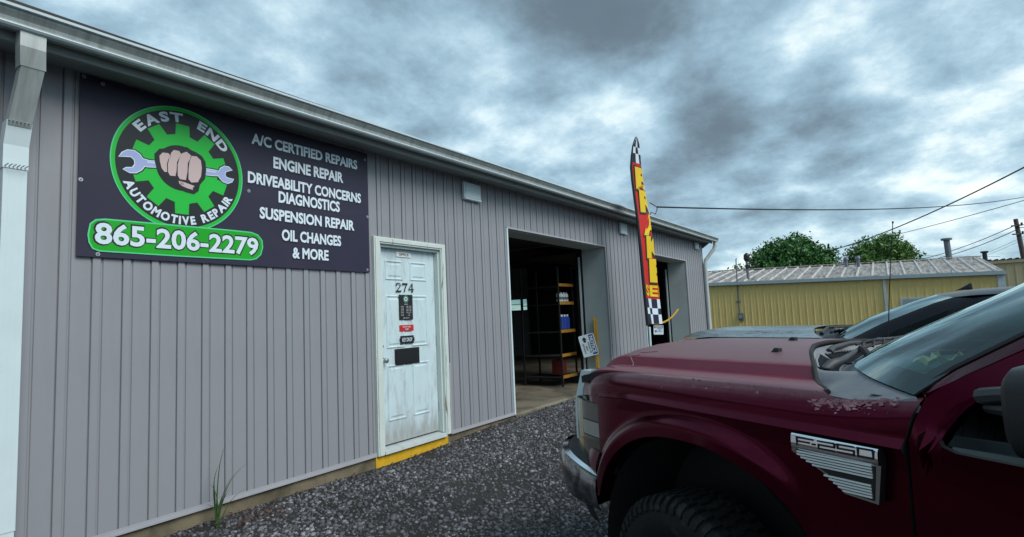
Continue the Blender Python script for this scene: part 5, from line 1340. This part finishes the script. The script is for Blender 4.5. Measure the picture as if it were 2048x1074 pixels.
q = MB(); q.box(YX - .056, YX - .0505, -5.92, -4.82, .43, 1.46, mat('frosted_panel', (.30, .35, .34), .4)); q.build('pane', wq)
q = MB(); q.box(YX - .13, YX - .005, 1.76, 1.98, .80, 1.16, M_steelgrey); q.tube([(YX - .12, 1.87, .98), (YX - .20, 1.87, .98)], .09, M_silver, 14); q.tube([(YX - .05, 1.93, 1.16), (YX - .05, 1.93, 2.7), (YX - .28, 1.87, 2.75), (YX - .28, 1.84, 3.86), (YX - .28, 1.80, 3.90)], .028, M_steelgrey, 6); q.box(YX - .07, YX - .005, 1.84, 2.04, 1.72, 1.78, M_steelgrey); q.build('electric_meter', YB)
for (xx, y0_, h0, h1, r_) in ((33.0, -2.70, 3.25, 3.62, .11), (33.4, -3.20, 3.25, 3.66, .11)):
    q = MB(); q.tube([(xx, y0_, h0), (xx, y0_, h1)], r_ * .7, M_steelgrey, 10); q.tube([(xx, y0_, h1), (xx, y0_, h1 + .14)], [r_ * 1.2, r_ * .9], M_steelgrey, 10); q.build('roof_vent', YB)
# service mast on the roof
MA = empty('service_mast', (30.4, 1.55, 2.7)); tag(MA, 'grey electric service mast with dark weatherhead standing on the left of the white roof', 'mast')
q = MB(); q.tube([(0, 0, 0), (0, 0, 1.15)], .065, M_steelgrey, 10); q.build('pipe', MA)
q = MB(); q.tube([(0, 0, 1.10), (0, 0, 1.22), (.0, -.02, 1.42), (0, -.06, 1.52)], [.09, .15, .15, .07], M_black, 10); q.tube([(0, 0, .72), (0, 0, .92)], [.09, .10], M_black, 8); q.build('weatherhead', MA)
q = MB()
for dz, dd in ((1.25, -.35), (1.12, -.42), (.85, -.40)): q.tube([(0, 0, dz), (0, dd * .5, dz - .18), (0, dd, dz - .05 - .2), (0, dd * 1.2, dz - .33)], .016, M_black, 5)
q.build('wire_loop', MA)
# beige building behind
BB = empty('beige_building', (0, 0, 0)); tag(BB, 'beige ribbed steel building with dark roof edge behind the right end of the yellow one', 'building')
BX = 45.0
q = MB(); q.box(BX + .02, BX + .1, -40, -8.8, -.4, 3.50, M_wall_b); q.box(BX + .1, BX + 14, -8.9, -8.8, -.4, 3.50, M_wall_b); q.build('wall_core', BB)
y = -8.8
while y > -26:
    q = MB(); prof = [(0, 0), (0, -.03), (.05, -.035), (.07, -.002), (.405, -.002)]
    q.loft([[(BX + dx_, -dy_, -.4) for dy_, dx_ in prof], [(BX + dx_, -dy_, 3.45) for dy_, dx_ in prof]], M_wall_b, flip=True); q.build('wall_sheet', BB, loc=(0, y, 0)); y -= .405
q = MB(); q.box(BX - .12, BX + .02, -40, -8.7, 3.42, 3.62, mat('beige_trim', (.40, .34, .22), .6)); q.build('eave_trim', BB)
q = MB()
for k in range(90): q.box(BX - .16, BX + 6, -8.7 - k * .32 - .12, -8.7 - k * .32, 3.622, 3.70 , M_roof)
q.box(BX - .14, BX + 12, -38, -8.7, 3.612, 3.64, M_roof); q.build('roof', BB)
# stack pipe, small cap pipe, utility pole
ST = empty('flue_pipe', (45.6, -7.82, 3.0)); tag(ST, 'tall grey flue pipe with flat cap rising behind the white roof', 'flue pipe')
q = MB(); q.tube([(0, 0, 0), (0, .05, 2.20)], .17, M_steelgrey, 14); q.build('pipe', ST); q = MB(); q.tube([(0, .05, 2.20), (0, .05, 2.32)], .30, M_steelgrey, 14); q.build('cap', ST)
ST = empty('small_flue_pipe', (45.2, -9.53, 3.5)); tag(ST, 'short dark flue pipe with flat cap at the left end of the beige building roof', 'flue pipe')
q = MB(); q.tube([(0, 0, 0), (0, 0, .66)], .12, M_black, 12); q.build('pipe', ST); q = MB(); q.tube([(0, 0, .66), (0, 0, .76)], .20, M_black, 12); q.build('cap', ST)
UP = empty('utility_pole', (60, -14.6, 0)); tag(UP, 'leaning brown wooden utility pole behind the beige building at the right', 'utility pole')
def ray_pt(px__, py__, X):   # point on plane X = const seen along a surveyed direction
    d = rr * ((px__ - 1024) / 1110) - uu * ((py__ - 537) / 1110) + fw; t_ = (X - CAM.x) / d.x; return CAM + d * t_
pt_, pb_ = ray_pt(2031, 438, 60), ray_pt(2047, 515, 60)
dr_ = (pb_ - pt_); base = pt_ + dr_ * ((pt_.z + .5) / (pt_.z - pb_.z))
UP.location = base
q = MB(); q.tube([(0, 0, 0), tuple(pt_ - base)], [.21, .15], M_wood, 12); q.build('pole', UP)
q = MB(); a_ = pt_ - base
for dz in (.55, 1.25): q.box(a_.x - .25, a_.x - .1, a_.y - .35, a_.y + .35, a_.z - dz - .05, a_.z - dz + .05, M_steelgrey); q.tube([(a_.x - .2, a_.y - .3, a_.z - dz), (a_.x - .2, a_.y - .3, a_.z - dz + .2)], .07, M_black, 8)
q.build('insulator_bracket', UP)
# overhead wires
def wire(p0, X0, p1, X1, sag, r_, label, n_=28, X=True):
    a_, c_ = ray_pt(*p0, X0), ray_pt(*p1, X1); L_ = sagpts(a_, c_, sag, n_); o0 = Vector(L_[0])
    q = MB(); q.tube([tuple(Vector(p) - o0) for p in L_], r_, M_black, 5); o = q.build('overhead_wire', None, loc=tuple(o0)); tag(o, label, 'wire')
wire((1314, 414), 12.4, (2120, 376), 60, .62, .020, 'twisted service wire running nearly level from the garage eave to the right', 40)
wire((1600, 515), 48, (2120, 297), 26, .55, .030, 'thick dark wire climbing steeply from behind the left tree to the upper right')
wire((1600, 511), 60, (2120, 380), 40, .25, .020, 'thin wire climbing gently to the right between the thick wire and the utility pole')
wire((1400, 549), 32, (1478, 536), 30.2, .02, .012, 'short thin wire reaching the service mast from the left', 8)
wire((1820, 523), 75, (2034, 449), 60, .35, .032, 'upper of the two dark wires rising to the utility pole')
wire((1820, 526), 75, (2034, 459), 60, .45, .032, 'lower of the two dark wires rising to the utility pole')
wire((2034, 449), 60, (2120, 448), 50, .05, .028, 'upper wire leaving the utility pole to the right'); wire((2034, 454), 60, (2120, 456), 50, .05, .028, 'lower wire leaving the utility pole to the right')
wire((1940, 520), 80, (2120, 438), 60, .1, .014, 'faint upper wire passing behind the utility pole'); wire((1965, 514), 80, (2120, 444), 60, .1, .014, 'faint lower wire passing behind the utility pole')
wire((1840, 511), 80, (2000, 513), 80, .02, .018, 'faint level wire just above the ridge of the white roof')
q = MB(); a_ = ray_pt(1314, 414, 12.4)
q.tube([tuple(a_), tuple(a_ + Vector((.05, .02, -.05))), tuple(a_ + Vector((.0, .05, -.16))), tuple(a_ + Vector((-.12, .1, -.12))), tuple(a_ + Vector((-.15, .2, -.30)))], .010, M_black, 6)
q.tube([tuple(a_ + Vector((-.45, .0, .03))), tuple(a_)], .010, M_black, 6); q.build('service_drop_loop', G)

# ------------------------------------------------------------------ trees
def tree(name, X, pc, w_px, ztop_px, seed, m, dens, label, hollow):
    rt = random.Random(seed); c0 = ray_pt(pc, 545, X); top = ray_pt(pc, ztop_px, X).z; half = abs(ray_pt(pc + w_px / 2, 545, X).y - c0.y)
    root = empty(name, (c0.x, c0.y, -.2)); tag(root, label, 'tree', 'trees beyond the yellow building')
    b = MB(); H_ = top + .2
    b.tube([(0, 0, 0), (.05, .1, H_ * .2), (0, .15, H_ * .38)], [.32, .25, .2], M_bark, 10)
    ends = []
    for k in range(16):
        a_ = k / 16 * 6.283 * 2.4 + rt.random(); e_ = rt.uniform(.25, 1.2); L_ = half * rt.uniform(.55, .92); z0 = H_ * rt.uniform(.26, .40)
        end = Vector((math.cos(a_) * math.cos(e_) * L_, math.sin(a_) * math.cos(e_) * L_, z0 + math.sin(e_) * (H_ - z0) * .85))
        mid_ = Vector((end.x * .45, end.y * .45, z0 + (end.z - z0) * .6)); b.tube([(0, .12, z0), tuple(mid_), tuple(end)], [.10, .06, .02], M_bark, 6); ends.append(end)
        for j_ in range(4):
            e2 = mid_.lerp(end, rt.random()) + Vector((rt.gauss(0, .6), rt.gauss(0, .6), rt.gauss(.3, .4))); b.tube([tuple(mid_.lerp(end, .3)), tuple(e2)], [.035, .012], M_bark, 4); ends.append(e2)
    b.build('trunk', root, smooth=60)
    q = MB(); V = []; F = []
    cl = []
    while len(cl) < dens:
        if rt.random() < .35: p = rt.choice(ends) + Vector((rt.gauss(0, .5), rt.gauss(0, .5), rt.gauss(.1, .4)))
        else:
            a_ = rt.random() * 6.283; e_ = math.asin(rt.uniform(-.35, 1)); rad = rt.uniform(.55, 1.0) ** .5
            bl = .96 + .16 * math.sin(a_ * 3 + seed) + .15 * math.sin(a_ * 7 + e_ * 5) + .14 * math.sin(e_ * 9 + a_ * 4)
            p = Vector((math.cos(a_) * math.cos(e_) * half * rad * bl, math.sin(a_) * math.cos(e_) * half * rad * bl, H_ * .55 + math.sin(e_) * H_ * .45 * rad * min(1.05, bl)))
        if hollow and rt.random() < .5 and math.sin(p.y * 2.3 + 1) * math.sin(p.z * 2.9) * math.cos(p.x * 2) > .12: continue
        cl.append(p)
    n_ = len(cl); per = 26
    C_ = np.array([tuple(p) for p in cl]); rg = np.random.default_rng(seed)
    P = np.repeat(C_, per, 0) + rg.normal(0, .24 if not hollow else .21, (n_ * per, 3)) * np.array([1, 1, .75]); N_ = len(P)
    s_ = rg.uniform(.08, .19, N_)[:, None]; u_ = rg.normal(0, 1, (N_, 3)); u_ /= np.linalg.norm(u_, axis=1, keepdims=True); v_ = np.cross(u_, rg.normal(0, 1, (N_, 3))); v_ /= np.linalg.norm(v_, axis=1, keepdims=True)
    Q = np.stack([P - u_ * s_, P + v_ * s_ * .5, P + u_ * s_, P - v_ * s_ * .5], 1).reshape(-1, 3)
    me = bpy.data.meshes.new('crown'); me.vertices.add(N_ * 4); me.vertices.foreach_set('co', Q.reshape(-1)); me.loops.add(N_ * 4); me.loops.foreach_set('vertex_index', np.arange(N_ * 4)); me.polygons.add(N_)
    me.polygons.foreach_set('loop_start', np.arange(N_) * 4); me.polygons.foreach_set('loop_total', np.full(N_, 4)); me.update(calc_edges=True); me.materials.append(m)
    o = bpy.data.objects.new('crown', me); COL.objects.link(o); o.parent = root
tree('broad_tree', 48, 1586, 178, 483, 4, M_leaf, 2300, 'dense dark green tree with rounded crown behind the left half of the white roof', False)
tree('loose_tree', 56, 1768, 158, 470, 9, M_leaf2, 1000, 'lighter green tree with loose gappy crown behind the middle of the white roof', True)

# ------------------------------------------------------------------ weed and leaf litter by the wall
WD = empty('tall_weed', (2.22, -.16, gz(2.22, -.16))); tag(WD, 'tall thin grass weed growing from the gravel against the siding below the banner', 'weed')
rw_ = random.Random(8)
for k, (dx, h, bend) in enumerate(((.02, .64, .05), (-.05, .50, .09), (.16, .52, .14), (.14, .30, .16), (-.02, .36, -.05), (.05, .30, .05), (-.03, .40, .01), (.08, .38, .06), (.0, .20, -.06), (.03, .24, .02))):
    q = MB(); pth = []; x0_, y0_ = rw_.uniform(-.012, .012), rw_.uniform(-.012, .012)
    ln, rn = [], []
    for i_ in range(12):
        t_ = i_ / 11; x_ = x0_ + dx * t_ ** 1.3 + bend * t_ ** 4; z = h * (t_ - .10 * t_ ** 3 * (1 if k not in (2, 3) else 2)); wd = .0050 * (1 - t_ ** 2) + .0010; y_ = y0_ + .02 * math.sin(k) * t_
        ln.append((x_ - wd, y_, z)); rn.append((x_ + wd, y_ + .002, z))
    q.loft([ln, rn], M_grass); q.build('blade', WD)
dl = []
q = MB(); rl = random.Random(12)
for k in range(150):
    if k < 90: x_, y_ = rl.gauss(2.45, .14), -abs(rl.gauss(.22, .09)) - .02
    else: x_, y_ = rl.uniform(1.8, 7.5), -abs(rl.gauss(.0, .10)) - .03
    z_ = gz(x_, y_) + .022 + rl.random() * .012; s_ = rl.uniform(.006, .017); a_ = rl.random() * 6.28; n_ = 6
    q.add([(x_ + math.cos(a_ + 1.047 * i_) * s_ * (1 if i_ % 3 else 1.6), y_ + math.sin(a_ + 1.047 * i_) * s_ * .7, z_ + rl.uniform(-.004, .006)) for i_ in range(n_)], [tuple(range(n_))], M_deadleaf)
tag(q.build('leaf_litter'), 'small brown dead leaves scattered on the gravel along the wall foot', 'leaves', kind='stuff')
